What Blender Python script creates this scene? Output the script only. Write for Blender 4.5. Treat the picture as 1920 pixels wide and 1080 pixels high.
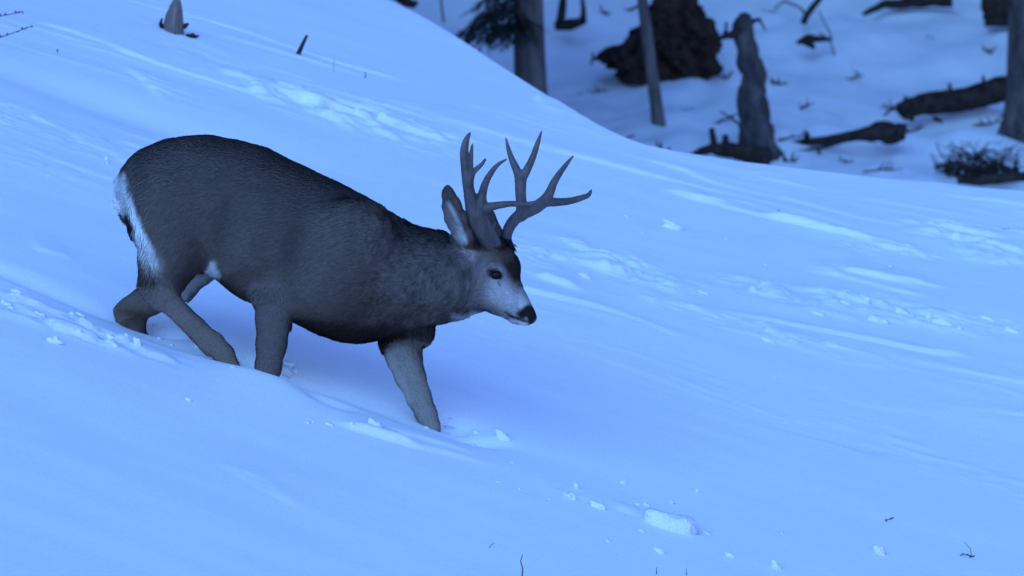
import bpy, math, random
import numpy as np
from mathutils import Vector, Matrix
from mathutils.bvhtree import BVHTree

SC = bpy.context.scene
for o in list(bpy.data.objects):
    bpy.data.objects.remove(o)
COL = SC.collection
R = math.radians

# ------------------------------------------------------------------ camera
PITCH = R(4.0)
DIST = 16.0
LENS = 156.0
CAM = np.array([0.0, -DIST * math.cos(PITCH), DIST * math.sin(PITCH)])
cd = bpy.data.cameras.new("camera")
cam = bpy.data.objects.new("camera", cd)
COL.objects.link(cam)
cam.location = CAM
cam.rotation_euler = (math.pi / 2 - PITCH, 0, 0)
cd.lens = LENS
cd.sensor_width = 36
cd.clip_end = 2000
cd.dof.use_dof = True
cd.dof.focus_distance = 15.95
cd.dof.aperture_fstop = 4.8
SC.camera = cam

# ------------------------------------------------------------------ light
SUN_EL, SUN_AZ = R(32), R(-155)      # azimuth: direction TOWARD the sun, measured from +Y clockwise
sdir = Vector((math.sin(SUN_AZ) * math.cos(SUN_EL), math.cos(SUN_AZ) * math.cos(SUN_EL), math.sin(SUN_EL)))
w = bpy.data.worlds.new("World")
SC.world = w
w.use_nodes = True
nt = w.node_tree
nt.nodes.clear()
sky = nt.nodes.new('ShaderNodeTexSky')
sky.sky_type = 'NISHITA'
sky.sun_disc = False
sky.sun_elevation = SUN_EL
sky.sun_rotation = SUN_AZ
sky.air_density = 1.0
sky.dust_density = 0.2
sky.ozone_density = 2.0
tint = nt.nodes.new('ShaderNodeMix')
tint.data_type = 'RGBA'
tint.blend_type = 'MULTIPLY'
tint.inputs[0].default_value = 1.0
tint.inputs[7].default_value = (0.395, 0.53, 1.0, 1)   # dusk: the whole sky dome is blue
bg = nt.nodes.new('ShaderNodeBackground')
bg.inputs[1].default_value = 0.10
wo = nt.nodes.new('ShaderNodeOutputWorld')
nt.links.new(sky.outputs[0], tint.inputs[6])
nt.links.new(tint.outputs[2], bg.inputs[0])
nt.links.new(bg.outputs[0], wo.inputs[0])
sl = bpy.data.lights.new("sun", 'SUN')
sl.energy = 0.55
sl.angle = R(48)
sl.color = (0.20, 0.575, 1.0)
so = bpy.data.objects.new("sun", sl)
COL.objects.link(so)
so.rotation_euler = sdir.to_track_quat('Z', 'Y').to_euler()
SC.view_settings.view_transform = 'Standard'
SC.view_settings.look = 'None'
SC.view_settings.exposure = 1.74
SC.view_settings.gamma = 1
try:
    SC.cycles.use_denoising = True
    SC.cycles.max_bounces = 6
    SC.cycles.diffuse_bounces = 3
except Exception:
    pass

# ------------------------------------------------------------------ helpers
S = 520.0          # pixels of the 1920 frame per metre at the deer
_F = np.array([0, math.cos(PITCH), -math.sin(PITCH)])
_U = np.array([0, math.sin(PITCH), math.cos(PITCH)])
_R = np.array([1.0, 0, 0])
KPX = 36.0 / LENS / 1920.0

def ray(px, py):
    d = _F + (px - 960) * KPX * _R + (540 - py) * KPX * _U
    return d

def P(px, py, y=0.0):
    """point on the vertical plane at depth y"""
    d = ray(px, py)
    t = (y - CAM[1]) / d[1]
    return CAM + t * d

def proj(p):
    q = np.asarray(p) - CAM
    f = q @ _F
    return 960 + (q @ _R) / f / KPX, 540 - (q @ _U) / f / KPX

def hash3(ix, iy, iz, seed):
    n = (ix.astype(np.int64) * 374761393 + iy.astype(np.int64) * 668265263 + iz.astype(np.int64) * 2147483647 + seed * 1274126177)
    n = (n ^ (n >> 13)) * 1274126177
    n = n & 0x7fffffff
    n = (n ^ (n >> 16))
    return (n % 100003) / 100003.0

def vnoise(x, y, z=None, seed=0):
    x = np.asarray(x, float); y = np.asarray(y, float)
    z = np.zeros_like(x) if z is None else np.asarray(z, float)
    x0 = np.floor(x); y0 = np.floor(y); z0 = np.floor(z)
    fx = x - x0; fy = y - y0; fz = z - z0
    fx = fx * fx * (3 - 2 * fx); fy = fy * fy * (3 - 2 * fy); fz = fz * fz * (3 - 2 * fz)
    out = 0
    for dx in (0, 1):
        for dy in (0, 1):
            for dz in (0, 1):
                out = out + hash3(x0 + dx, y0 + dy, z0 + dz, seed) * (fx if dx else 1 - fx) * (fy if dy else 1 - fy) * (fz if dz else 1 - fz)
    return out * 2 - 1

def fbm(x, y, z=None, seed=0, oct=4):
    a, s, t = 1.0, 0.0, 0.0
    for k in range(oct):
        s = s + a * vnoise(np.asarray(x) * 2 ** k + 17.3 * k, np.asarray(y) * 2 ** k - 9.1 * k, None if z is None else np.asarray(z) * 2 ** k, seed + k)
        t += a; a *= 0.5
    return s / t

def sstep(a, b, x):
    t = np.clip((np.asarray(x, float) - a) / (b - a), 0, 1)
    return t * t * (3 - 2 * t)

def mesh_np(name, V, Fq, mat=None, parent=None, smooth=True, tris=False):
    V = np.ascontiguousarray(V, dtype=np.float32)
    Fq = np.ascontiguousarray(Fq, dtype=np.int32)
    k = Fq.shape[1]
    me = bpy.data.meshes.new(name)
    me.vertices.add(len(V))
    me.vertices.foreach_set('co', V.ravel())
    me.loops.add(Fq.size)
    me.loops.foreach_set('vertex_index', Fq.ravel())
    me.polygons.add(len(Fq))
    me.polygons.foreach_set('loop_start', np.arange(0, Fq.size, k, dtype=np.int32))
    me.polygons.foreach_set('loop_total', np.full(len(Fq), k, dtype=np.int32))
    me.update(calc_edges=True)
    me.validate()
    me.polygons.foreach_set('use_smooth', np.full(len(me.polygons), smooth, dtype=bool))
    if mat: me.materials.append(mat)
    ob = bpy.data.objects.new(name, me)
    COL.objects.link(ob)
    if parent is not None:
        ob.parent = parent
    return ob

def color_attr(ob, C):
    a = ob.data.color_attributes.new('Col', 'FLOAT_COLOR', 'POINT')
    C4 = np.ones((len(C), 4), dtype=np.float32)
    C4[:, :3] = C
    a.data.foreach_set('color', C4.ravel())

def tag(o, label=None, cat=None, group=None, kind=None):
    if label: o['label'] = label
    if cat: o['category'] = cat
    if group: o['group'] = group
    if kind: o['kind'] = kind
    return o

def empty(name, loc):
    o = bpy.data.objects.new(name, None)
    o.location = loc
    COL.objects.link(o)
    o.empty_display_size = 0.1
    return o

def material(name, color, rough=0.8, bump=None, var=None, attr=False, spec=0.3, sheen=0.0, stretch=None):
    """procedural principled: var=(scale, dark, light) multiplies colour by noise, bump=(scale, strength, dist)"""
    m = bpy.data.materials.new(name)
    m.use_nodes = True
    t = m.node_tree
    b = t.nodes['Principled BSDF']
    b.inputs['Roughness'].default_value = rough
    b.inputs['Specular IOR Level'].default_value = spec
    if sheen: b.inputs['Sheen Weight'].default_value = sheen
    co = t.nodes.new('ShaderNodeTexCoord')
    mp = t.nodes.new('ShaderNodeMapping')
    if stretch: mp.inputs['Scale'].default_value = stretch
    t.links.new(co.outputs['Object'], mp.inputs[0])
    if attr:
        src = t.nodes.new('ShaderNodeAttribute'); src.attribute_name = 'Col'
        cs = src.outputs['Color']
    else:
        src = t.nodes.new('ShaderNodeRGB'); src.outputs[0].default_value = (*color, 1)
        cs = src.outputs[0]
    if var:
        n = t.nodes.new('ShaderNodeTexNoise'); n.inputs['Scale'].default_value = var[0]; n.inputs['Detail'].default_value = 6
        n.inputs['Roughness'].default_value = 0.65
        t.links.new(mp.outputs[0], n.inputs[0])
        r = t.nodes.new('ShaderNodeMapRange')
        r.inputs[1].default_value = 0.3; r.inputs[2].default_value = 0.7
        r.inputs[3].default_value = var[1]; r.inputs[4].default_value = var[2]
        t.links.new(n.outputs[0], r.inputs[0])
        mx = t.nodes.new('ShaderNodeVectorMath'); mx.operation = 'SCALE'
        t.links.new(cs, mx.inputs[0]); t.links.new(r.outputs[0], mx.inputs['Scale'])
        cs = mx.outputs[0]
    t.links.new(cs, b.inputs['Base Color'])
    if bump:
        n2 = t.nodes.new('ShaderNodeTexNoise'); n2.inputs['Scale'].default_value = bump[0]; n2.inputs['Detail'].default_value = 8
        t.links.new(mp.outputs[0], n2.inputs[0])
        bp = t.nodes.new('ShaderNodeBump'); bp.inputs['Strength'].default_value = bump[1]; bp.inputs['Distance'].default_value = bump[2]
        t.links.new(n2.outputs[0], bp.inputs['Height'])
        t.links.new(bp.outputs[0], b.inputs['Normal'])
    return m

# ------------------------------------------------------------------ ground
# profile of the snow at the deer (y=0) and along the crest (y=YC)
YC = 8.0
def _tab(pts, y):
    q = np.array([P(a, b, y) for a, b in pts])
    return q[:, 0], q[:, 2]
_ax, _az = _tab([(-900, 222), (0, 524), (245, 606), (815, 797), (1300, 950), (1920, 1120), (2900, 1330)], 0.0)
_bx, _bz = _tab([(-1500, -560), (-400, -310), (300, -120), (740, 0), (1020, 76), (1300, 140), (1600, 188), (1920, 228), (2900, 320)], YC)
_ax = np.array([-60.0, *_ax, 60.0]); _az = np.array([_az[0] + 15, *_az, _az[-1] - 14.0])
_bx = np.array([-60.0, *_bx, 60.0]); _bz = np.array([_bz[0] + 15, *_bz, _bz[-1] - 4.0])
def smooth_interp(x, X, Z, wdt):
    s = 0
    for k, wt in ((-1.5, .1), (-1, .15), (-.5, .15), (0, .2), (.5, .15), (1, .15), (1.5, .1)):
        s = s + wt * np.interp(x + k * wdt, X, Z)
    return s

FEET = [(262, 613, 0.12), (425, 676, -0.12), (500, 693, -0.14), (812, 799, 0.12)]

def sastrugi(x, y):
    """wind-packed relief: sparse long low blades running down the slope, each with a small bank on its camera side"""
    wx = x + 0.20 * fbm(x * 1.2, y * 1.5, seed=40, oct=2)
    wy = y + 0.16 * fbm(x * 0.7, y * 1.3, seed=41, oct=3)
    def saw(ph, k):
        f = ph - np.floor(ph)
        return sstep(0, k, f) * (1 - f) ** 1.3
    m1 = sstep(0.02, 0.22, fbm(wx * 0.8, wy * 2.6, seed=3, oct=3))
    h = 0.021 * m1 * saw(wy * 2.6 + 1.1 * fbm(x * 0.8, y * 2, seed=4, oct=3), 0.10)
    m2 = sstep(0.18, 0.34, fbm(wx * 1.5, wy * 6.0, seed=9, oct=3))
    h = h + 0.008 * m2 * saw(wy * 7.5 + 1.2 * fbm(x * 2.2, y * 4, seed=6, oct=3), 0.2)
    n3 = fbm(x * 9, y * 16, seed=19, oct=3)
    rough = sstep(0.15, 0.5, fbm(x * 1.1 + 9, y * 2.0, seed=18, oct=2))
    h = h + 0.008 * rough * sstep(0.1, 0.4, n3)
    band = sstep(1.0, 1.9, y) * (1 - 0.6 * sstep(4.5, 6.5, y))
    patch = 0.05 + 0.95 * sstep(-0.15, 0.35, fbm(x * 0.6 + 3, y * 0.9, seed=15, oct=3))
    low = 0.10 * (1 - sstep(-1.2, -0.5, y) * (1 - sstep(0.2, .6, y))) * sstep(0, .5, fbm(x * 0.8, y * 1.1, seed=77, oct=2))
    return h * np.clip(band * patch + low, 0, 1)

CREST = None
def crest_y(x):
    if CREST is None: return np.asarray(x) * 0 + 30.0
    return smooth_interp(x, CREST[0], CREST[1], 0.10) + 0.03 * fbm(x * 3.0, x * 0 + 2.2, seed=5, oct=2)

def far_z(x, y):
    z = -0.55 + 0.155 * (y - 18) - 0.045 * x
    z = z + 0.34 * fbm(x * 0.45, y * 0.36, seed=21, oct=3) + 0.17 * fbm(x * 1.3, y * 1.0, seed=22, oct=3)
    for (cx, cy, sx, sy, h) in FARB:
        z = z + h * np.exp(-((x - cx) / sx) ** 2 - ((y - cy) / sy) ** 2)
    z = z + 0.22 * np.maximum(y - 27, 0) + 0.3 * np.maximum(y - 60, 0)
    z = z + 0.22 * np.maximum(-x - 6, 0)
    return z
FARB = []

def ground0(x, y):
    x = np.asarray(x, float); y = np.asarray(y, float)
    A = smooth_interp(x, _ax, _az, 0.25)
    B = smooth_interp(x, _bx, _bz, 0.16)
    t = y / YC
    tt = np.where(t > 0, np.minimum(t, 3), np.maximum(t, -6))
    # gently convex toward the crest
    near = A + (B - A) * tt + 0.10 * np.clip(tt, 0, 1) * (1 - np.clip(tt, 0, 1)) * 1.0
    near = near + 0.016 * fbm(x * 0.7, y * 0.7, seed=1, oct=2) * sstep(0.0, 1, np.abs(y)) * (1 - sstep(5.2, 6.4, y))
    near = near + sastrugi(x, y)
    # scooped hollow left by wind behind the stump
    hx, hy = x + 1.55, y - 3.35
    sc = np.exp(-(hx / 0.75) ** 2 - (hy / 0.28) ** 2)
    near = near - 0.05 * sc
    cy = crest_y(x)
    e = np.maximum(y - cy + 0.06, 0)
    near = near - 0.95 * e * e / (e + 0.30)
    far = far_z(x, y)
    k = 0.5
    m = 0.5 * (near + far + np.sqrt((near - far) ** 2 + k * k * 0.2))
    w_ = sstep(cy + 1.0, cy + 2.4, y)
    return near * (1 - w_) + m * w_

def _near_hit(px, py):
    d = ray(px, py); s = np.arange(10, 40, 0.02); p = CAM[None] + s[:, None] * d[None]
    g = ground0(p[:, 0], p[:, 1]); i = np.nonzero(p[:, 2] < g)[0][0]
    return p[i]
_cp = [_near_hit(a, b) for a, b in ((740, 0), (830, 50), (920, 108), (1020, 172), (1080, 208), (1130, 236), (1180, 262), (1245, 278), (1310, 288), (1500, 313), (1700, 336), (1910, 354))]
_cp = sorted((q[0], q[1]) for q in _cp)
print('crest', np.round(_cp, 2).tolist())
_cx = np.array([-60, _cp[0][0] - 3.0] + [q[0] for q in _cp] + [60]); _cyy = np.array([_cp[0][1] + 1.5, _cp[0][1] + 1.2] + [q[1] for q in _cp] + [_cp[-1][1] + 2])
CREST = (_cx, _cyy)
_fx = []
for (a, b, yy) in FEET:
    q = P(a, b, yy)
    _fx.append((q[0], yy, q[2]))
_fx = np.array(_fx)
_res = _fx[:, 2] - ground0(_fx[:, 0], _fx[:, 1])
_SG = 0.22
_K = np.exp(-((_fx[:, None, 0] - _fx[None, :, 0]) ** 2 + (_fx[:, None, 1] - _fx[None, :, 1]) ** 2) / _SG ** 2)
_wt = np.linalg.solve(_K, _res)

HOLES = [(-1.30, 0.17, 0.10, 0.06, 0.05), (-0.97, -0.05, 0.09, 0.06, 0.06), (-0.83, -0.06, 0.09, 0.06, 0.06), (-0.24, 0.19, 0.08, 0.06, 0.06), (-1.62, 0.10, 0.22, 0.07, 0.03), (-1.95, 0.16, 0.25, 0.07, 0.03),(-0.80, -0.02, 0.16, 0.05, 0.030), (-0.66, -0.16, 0.10, 0.06, 0.030), (-1.17, -0.02, 0.13, 0.06, 0.022), (-0.13, 0.05, 0.10, 0.06, 0.028),
         (-0.60, 0.02, 0.25, 0.10, 0.025)]
BANKS = [(610, 790, 970, 884, 0.034), (0, 560, 90, 596, 0.02), (1200, 348, 1700, 472, 0.045), (1000, 520, 1100, 552, 0.03), (1500, 506, 1760, 560, 0.03), (1560, 500, 1800, 545, 0.025), (540, 176, 660, 250, 0.05), (1190, 560, 1300, 590, 0.02), (400, 868, 590, 968, 0.014), (990, 170, 1030, 215, 0.03), (60, 470, 150, 490, 0.012), (1830, 450, 1930, 480, .02), (232, 122, 310, 205, 0.03), (1400, 330, 1520, 356, .015), (1090, 500, 1300, 560, .02)]
def ground(x, y):
    z = ground0(x, y)
    for i in range(4):
        z = z + _wt[i] * np.exp(-((x - _fx[i, 0]) ** 2 + (y - _fx[i, 1]) ** 2) / _SG ** 2)
    for (cx, cy, sx, sy, d) in HOLES:
        z = z - d * np.exp(-((x - cx) / sx) ** 2 - ((y - cy) / sy) ** 2)
    if EDGES:
        e1 = 0.05 * fbm(x * 4, y * 4, seed=60, oct=4)
        e2 = 0.35 + 0.65 * sstep(-0.25, 0.12, fbm(x * 3.5, y * 7, seed=61, oct=3))
    for (x0, y0, x1, y1, h) in EDGES:
        # little broken crust edges: a step that faces down the slope
        L = math.hypot(x1 - x0, y1 - y0)
        ux, uy = (x1 - x0) / L, (y1 - y0) / L
        s = ((x - x0) * ux + (y - y0) * uy) / L
        dd = -(x - x0) * uy + (y - y0) * ux + e1
        m = sstep(0, 0.25, s) * (1 - sstep(0.6, 1.0, s)) * e2
        z = z + m * h * (sstep(-0.012, 0.022, dd) * np.exp(-np.maximum(dd, 0) / 0.13))
    if ROUGH:
        rr = sstep(0.0, 0.18, fbm(x * 7, y * 11, seed=63, oct=4)) + 0.5 * sstep(0.1, 0.3, fbm(x * 17, y * 22, seed=64, oct=3))
        m = 0
        for (cx, cy, sx, sy, h) in ROUGH:
            m = m + h * np.exp(-((x - cx) / sx) ** 4 - ((y - cy) / sy) ** 4)
        z = z + m * rr
    return z
ROUGH = []
EDGES = []

def hit(px, py, s0=10.0, s1=70.0, fn=None):
    """where the ray through a pixel meets the ground"""
    fn = fn or ground
    d = ray(px, py)
    s = np.arange(s0, s1, 0.03)
    p = CAM[None] + s[:, None] * d[None]
    g = fn(p[:, 0], p[:, 1])
    bel = np.nonzero(p[:, 2] < g)[0]
    if len(bel) == 0: return p[-1]
    i = bel[0]
    q = p[i].copy(); q[2] = g[i]
    return q

for a, b, c, d_, h in BANKS:
    p0 = hit(a, b); p1 = hit(c, d_)
    EDGES.append((p0[0], p0[1], p1[0], p1[1], h))

_rg = []
for (a, b, rx, ry, h) in ((1140, 495, .22, .30, .016), (1210, 520, .25, .15, .012), (1480, 555, .30, .18, .014), (1660, 470, .22, .2, .016), (1690, 580, .35, .2, .014), (1420, 545, .2, .12, .012), (620, 205, .45, .3, .018), (520, 170, .3, .15, .012),
                          (1790, 440, .22, .22, .02), (1500, 640, .3, .12, .010), (1000, 480, .15, .2, .014), (1330, 590, .3, .12, .010), (120, 250, .5, .25, .010), (760, 240, .35, .25, .012), (60, 590, .3, .15, .014), (1870, 480, .2, .2, .014), (200, 640, .3, .1, .012), (1120, 940, .18, .05, .008)):
    q_ = hit(a, b); _rg.append((q_[0], q_[1], rx, ry, h))

ROUGH.extend(_rg)

def axis(lo, hi, step, far, growth=1.18):
    a = list(np.arange(lo, hi, step))
    s = step; v = a[-1]
    up = []
    while v < far:
        s = min(s * growth, 12); v += s; up.append(v)
    s = step; v = lo; dn = []
    while v > -far:
        s = min(s * growth, 12); v -= s; dn.append(v)
    return np.array(dn[::-1] + a + up)
def yaxis():
    a = list(np.arange(-3.6, 6.6, 0.016))
    v = a[-1]; s = 0.016
    while v < 30:
        s = min(s * 1.05, 0.10); v += s; a.append(v)
    while v < 300:
        s = min(s * 1.15, 15); v += s; a.append(v)
    v = a[0]; s = 0.016; dn = []
    while v > -60:
        s = min(s * 1.2, 4); v -= s; dn.append(v)
    return np.array(dn[::-1] + a)
gx = axis(-2.9, 3.6, 0.018, 160, 1.10)
gy = yaxis()
X, Y = np.meshgrid(gx, gy)
Z = ground(X.ravel(), Y.ravel())
V = np.stack([X.ravel(), Y.ravel(), Z], 1)
nx_, ny_ = len(gx), len(gy)
ii = (np.arange(ny_ - 1)[:, None] * nx_ + np.arange(nx_ - 1)[None]).ravel()
Fq = np.stack([ii, ii + 1, ii + nx_ + 1, ii + nx_], 1)

def snow_material(name='snow'):
    m = bpy.data.materials.new(name); m.use_nodes = True
    t = m.node_tree; b = t.nodes['Principled BSDF']
    b.inputs['Roughness'].default_value = 0.62
    b.inputs['Specular IOR Level'].default_value = 0.25
    co = t.nodes.new('ShaderNodeTexCoord')
    mp = t.nodes.new('ShaderNodeMapping'); mp.inputs['Scale'].default_value = (1.0, 3.2, 1.0)
    t.links.new(co.outputs['Object'], mp.inputs[0])
    n = t.nodes.new('ShaderNodeTexNoise'); n.inputs['Scale'].default_value = 1.3; n.inputs['Detail'].default_value = 5
    t.links.new(mp.outputs[0], n.inputs[0])
    cr = t.nodes.new('ShaderNodeValToRGB')
    cr.color_ramp.elements[0].position = 0.42; cr.color_ramp.elements[0].color = (0.84, 0.855, 0.88, 1)
    cr.color_ramp.elements[1].position = 0.66; cr.color_ramp.elements[1].color = (0.895, 0.905, 0.91, 1)
    t.links.new(n.outputs[0], cr.inputs[0])
    ng = t.nodes.new('ShaderNodeTexNoise'); ng.inputs['Scale'].default_value = 130; ng.inputs['Detail'].default_value = 3
    t.links.new(co.outputs['Object'], ng.inputs[0])
    rg = t.nodes.new('ShaderNodeMapRange'); rg.inputs[1].default_value = .3; rg.inputs[2].default_value = .7; rg.inputs[3].default_value = .93; rg.inputs[4].default_value = 1.05
    t.links.new(ng.outputs[0], rg.inputs[0])
    vg = t.nodes.new('ShaderNodeVectorMath'); vg.operation = 'SCALE'
    t.links.new(cr.outputs[0], vg.inputs[0]); t.links.new(rg.outputs[0], vg.inputs['Scale'])
    t.links.new(vg.outputs[0], b.inputs['Base Color'])
    n2 = t.nodes.new('ShaderNodeTexNoise'); n2.inputs['Scale'].default_value = 90; n2.inputs['Detail'].default_value = 6; n2.inputs['Roughness'].default_value = 0.7
    t.links.new(co.outputs['Object'], n2.inputs[0])
    n3 = t.nodes.new('ShaderNodeTexNoise'); n3.inputs['Scale'].default_value = 9; n3.inputs['Detail'].default_value = 6
    t.links.new(mp.outputs[0], n3.inputs[0])
    b1 = t.nodes.new('ShaderNodeBump'); b1.inputs['Strength'].default_value = 0.35; b1.inputs['Distance'].default_value = 0.006
    b2 = t.nodes.new('ShaderNodeBump'); b2.inputs['Strength'].default_value = 0.05; b2.inputs['Distance'].default_value = 0.02
    t.links.new(n2.outputs[0], b1.inputs['Height']); t.links.new(n3.outputs[0], b2.inputs['Height'])
    mp2 = t.nodes.new('ShaderNodeMapping'); mp2.inputs['Scale'].default_value = (2.2, 15.0, 0.0); mp2.inputs['Rotation'].default_value = (0, 0, R(2))
    t.links.new(co.outputs['Object'], mp2.inputs[0])
    n4 = t.nodes.new('ShaderNodeTexNoise'); n4.inputs['Scale'].default_value = 1.0; n4.inputs['Detail'].default_value = 7; n4.inputs['Roughness'].default_value = 0.62; n4.inputs['Distortion'].default_value = 0.4
    t.links.new(mp2.outputs[0], n4.inputs[0])
    r4 = t.nodes.new('ShaderNodeMapRange'); r4.interpolation_type = 'SMOOTHSTEP'
    r4.inputs[1].default_value = 0.565; r4.inputs[2].default_value = 0.62
    t.links.new(n4.outputs[0], r4.inputs[0])
    n5 = t.nodes.new('ShaderNodeTexNoise'); n5.inputs['Scale'].default_value = 0.55; n5.inputs['Detail'].default_value = 4
    mp3 = t.nodes.new('ShaderNodeMapping'); mp3.inputs['Scale'].default_value = (1.0, 1.8, 0.0); mp3.inputs['Location'].default_value = (3.1, 0.6, 0)
    t.links.new(co.outputs['Object'], mp3.inputs[0]); t.links.new(mp3.outputs[0], n5.inputs[0])
    r5 = t.nodes.new('ShaderNodeMapRange'); r5.interpolation_type = 'SMOOTHSTEP'
    r5.inputs[1].default_value = 0.42; r5.inputs[2].default_value = 0.60
    t.links.new(n5.outputs[0], r5.inputs[0])
    sx = t.nodes.new('ShaderNodeSeparateXYZ'); t.links.new(co.outputs['Object'], sx.inputs[0])
    ry = t.nodes.new('ShaderNodeMapRange'); ry.interpolation_type = 'SMOOTHSTEP'     # the lower slope is smooth powder
    ry.inputs[1].default_value = 0.8; ry.inputs[2].default_value = 1.9; ry.inputs[3].default_value = 0.0; ry.inputs[4].default_value = 1.0
    t.links.new(sx.outputs[1], ry.inputs[0])
    m4 = t.nodes.new('ShaderNodeMath'); m4.operation = 'MULTIPLY'; t.links.new(r5.outputs[0], m4.inputs[0]); t.links.new(ry.outputs[0], m4.inputs[1])
    m5 = t.nodes.new('ShaderNodeMath'); m5.operation = 'MULTIPLY'; t.links.new(r4.outputs[0], m5.inputs[0]); t.links.new(m4.outputs[0], m5.inputs[1])
    b3 = t.nodes.new('ShaderNodeBump'); b3.inputs['Strength'].default_value = 0.35; b3.inputs['Distance'].default_value = 0.008
    t.links.new(m5.outputs[0], b3.inputs['Height']); t.links.new(b3.outputs[0], b2.inputs['Normal'])
    t.links.new(b2.outputs[0], b1.inputs['Normal']); t.links.new(b1.outputs[0], b.inputs['Normal'])
    return m
SNOW = snow_material()
g = mesh_np('snow_ground', V, Fq, SNOW)
tag(g, 'pale blue snow slope falling to the right into a wooded hollow', 'ground', kind='structure')
g.data.materials[0] = SNOW

# ------------------------------------------------------------------ implicit bodies
def surface_nets(F, org, h):
    nx, ny, nz = F.shape
    ins = F < 0
    c = ins[:-1, :-1, :-1].astype(np.int8)
    tot = np.zeros((nx - 1, ny - 1, nz - 1), np.int8)
    for dx in (0, 1):
        for dy in (0, 1):
            for dz in (0, 1):
                tot += ins[dx:nx - 1 + dx, dy:ny - 1 + dy, dz:nz - 1 + dz]
    act = (tot > 0) & (tot < 8)
    I = np.argwhere(act)
    idx = -np.ones(act.shape, np.int64)
    idx[act] = np.arange(len(I))
    acc = np.zeros((len(I), 3)); cnt = np.zeros(len(I))
    corners = [(a, b, c_) for a in (0, 1) for b in (0, 1) for c_ in (0, 1)]
    for a in corners:
        for ax in range(3):
            if a[ax] == 0:
                b = list(a); b[ax] = 1
                va = F[I[:, 0] + a[0], I[:, 1] + a[1], I[:, 2] + a[2]]
                vb = F[I[:, 0] + b[0], I[:, 1] + b[1], I[:, 2] + b[2]]
                m = (va < 0) != (vb < 0)
                t = np.where(m, va / np.where(m, va - vb, 1), 0)
                pos = np.array(a, float)[None] + np.zeros((len(I), 3))
                pos[:, ax] = t
                acc[m] += pos[m]; cnt[m] += 1
    Vv = (I + acc / cnt[:, None]) * h + org
    faces = []
    for ax in range(3):
        s0 = [slice(None)] * 3; s1 = [slice(None)] * 3
        s0[ax] = slice(0, -1); s1[ax] = slice(1, None)
        a0 = ins[tuple(s0)]; a1 = ins[tuple(s1)]
        E = np.argwhere(a0 != a1)
        o1, o2 = [(1, 2), (2, 0), (0, 1)][ax]
        E = E[(E[:, o1] > 0) & (E[:, o2] > 0) & (E[:, o1] < F.shape[o1] - 1) & (E[:, o2] < F.shape[o2] - 1)]
        def cell(d1, d2):
            q = E.copy(); q[:, o1] -= d1; q[:, o2] -= d2
            return idx[q[:, 0], q[:, 1], q[:, 2]]
        q = np.stack([cell(1, 1), cell(0, 1), cell(0, 0), cell(1, 0)], 1)
        flip = ~ins[E[:, 0], E[:, 1], E[:, 2]]
        q[flip] = q[flip][:, ::-1]
        faces.append(q)
    return Vv, np.concatenate(faces)

class Field:
    def __init__(self, lo, hi, h):
        self.h = h; self.lo = np.array(lo, float)
        n = np.ceil((np.array(hi) - self.lo) / h).astype(int) + 1
        self.n = n
        self.F = np.full(n, 1.0, np.float32)
    def block(self, lo, hi, k):
        a = np.clip(np.floor((np.array(lo) - k - self.lo) / self.h).astype(int) - 2, 0, self.n - 1)
        b = np.clip(np.ceil((np.array(hi) + k - self.lo) / self.h).astype(int) + 3, 1, self.n)
        if np.any(b <= a): return None, None
        sl = tuple(slice(a[i], b[i]) for i in range(3))
        g = np.meshgrid(*[self.lo[i] + self.h * np.arange(a[i], b[i]) for i in range(3)], indexing='ij')
        return sl, np.stack(g, -1)
    def smin(self, sl, d, k):
        f = self.F[sl]
        if k > 0:
            hh = np.maximum(k - np.abs(f - d), 0) / k
            self.F[sl] = np.minimum(f, d) - hh * hh * k * 0.25
        else:
            self.F[sl] = np.minimum(f, d)
    def dcone(self, p, a, b, ra, rb, n=None, s=1.0):
        a = np.array(a, float); b = np.array(b, float)
        q = p - a; ab = b - a
        if n is not None:
            n = np.array(n, float); n /= np.linalg.norm(n)
            q = q + (s - 1) * (q @ n)[..., None] * n
            ab = ab + (s - 1) * (ab @ n) * n
        t = np.clip((q @ ab) / max(ab @ ab, 1e-9), 0, 1)
        r = ra + (rb - ra) * t
        return np.linalg.norm(q - t[..., None] * ab, axis=-1) - r
    def cone(self, a, b, ra, rb, k=0.02, n=None, s=1.0, cut=False):
        m = max(ra, rb) / min(1, s)
        sl, p = self.block(np.minimum(a, b) - m, np.maximum(a, b) + m, k)
        if sl is None: return
        d = self.dcone(p, a, b, ra, rb, n, s)
        if cut:
            f = self.F[sl]; e = -d
            hh = np.maximum(k - np.abs(f - e), 0) / k
            self.F[sl] = np.maximum(f, e) + hh * hh * k * 0.25
        else:
            self.smin(sl, d, k)
    def chain(self, pts, k=0.02, n=None, s=1.0, k0=None):
        for i in range(len(pts) - 1):
            (a, ra), (b, rb) = pts[i], pts[i + 1]
            self.cone(a, b, ra, rb, (k0 if (i == 0 and k0) else k), n, s)

def Q(u, v, yp, r):
    return (P(u, v, yp / S), r / S)

# ------------------------------------------------------------------ deer
rng = np.random.default_rng(7)
H = 0.0062
fld = Field((-1.45, -0.36, -0.72), (0.13, 0.34, 0.58), H)

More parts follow.
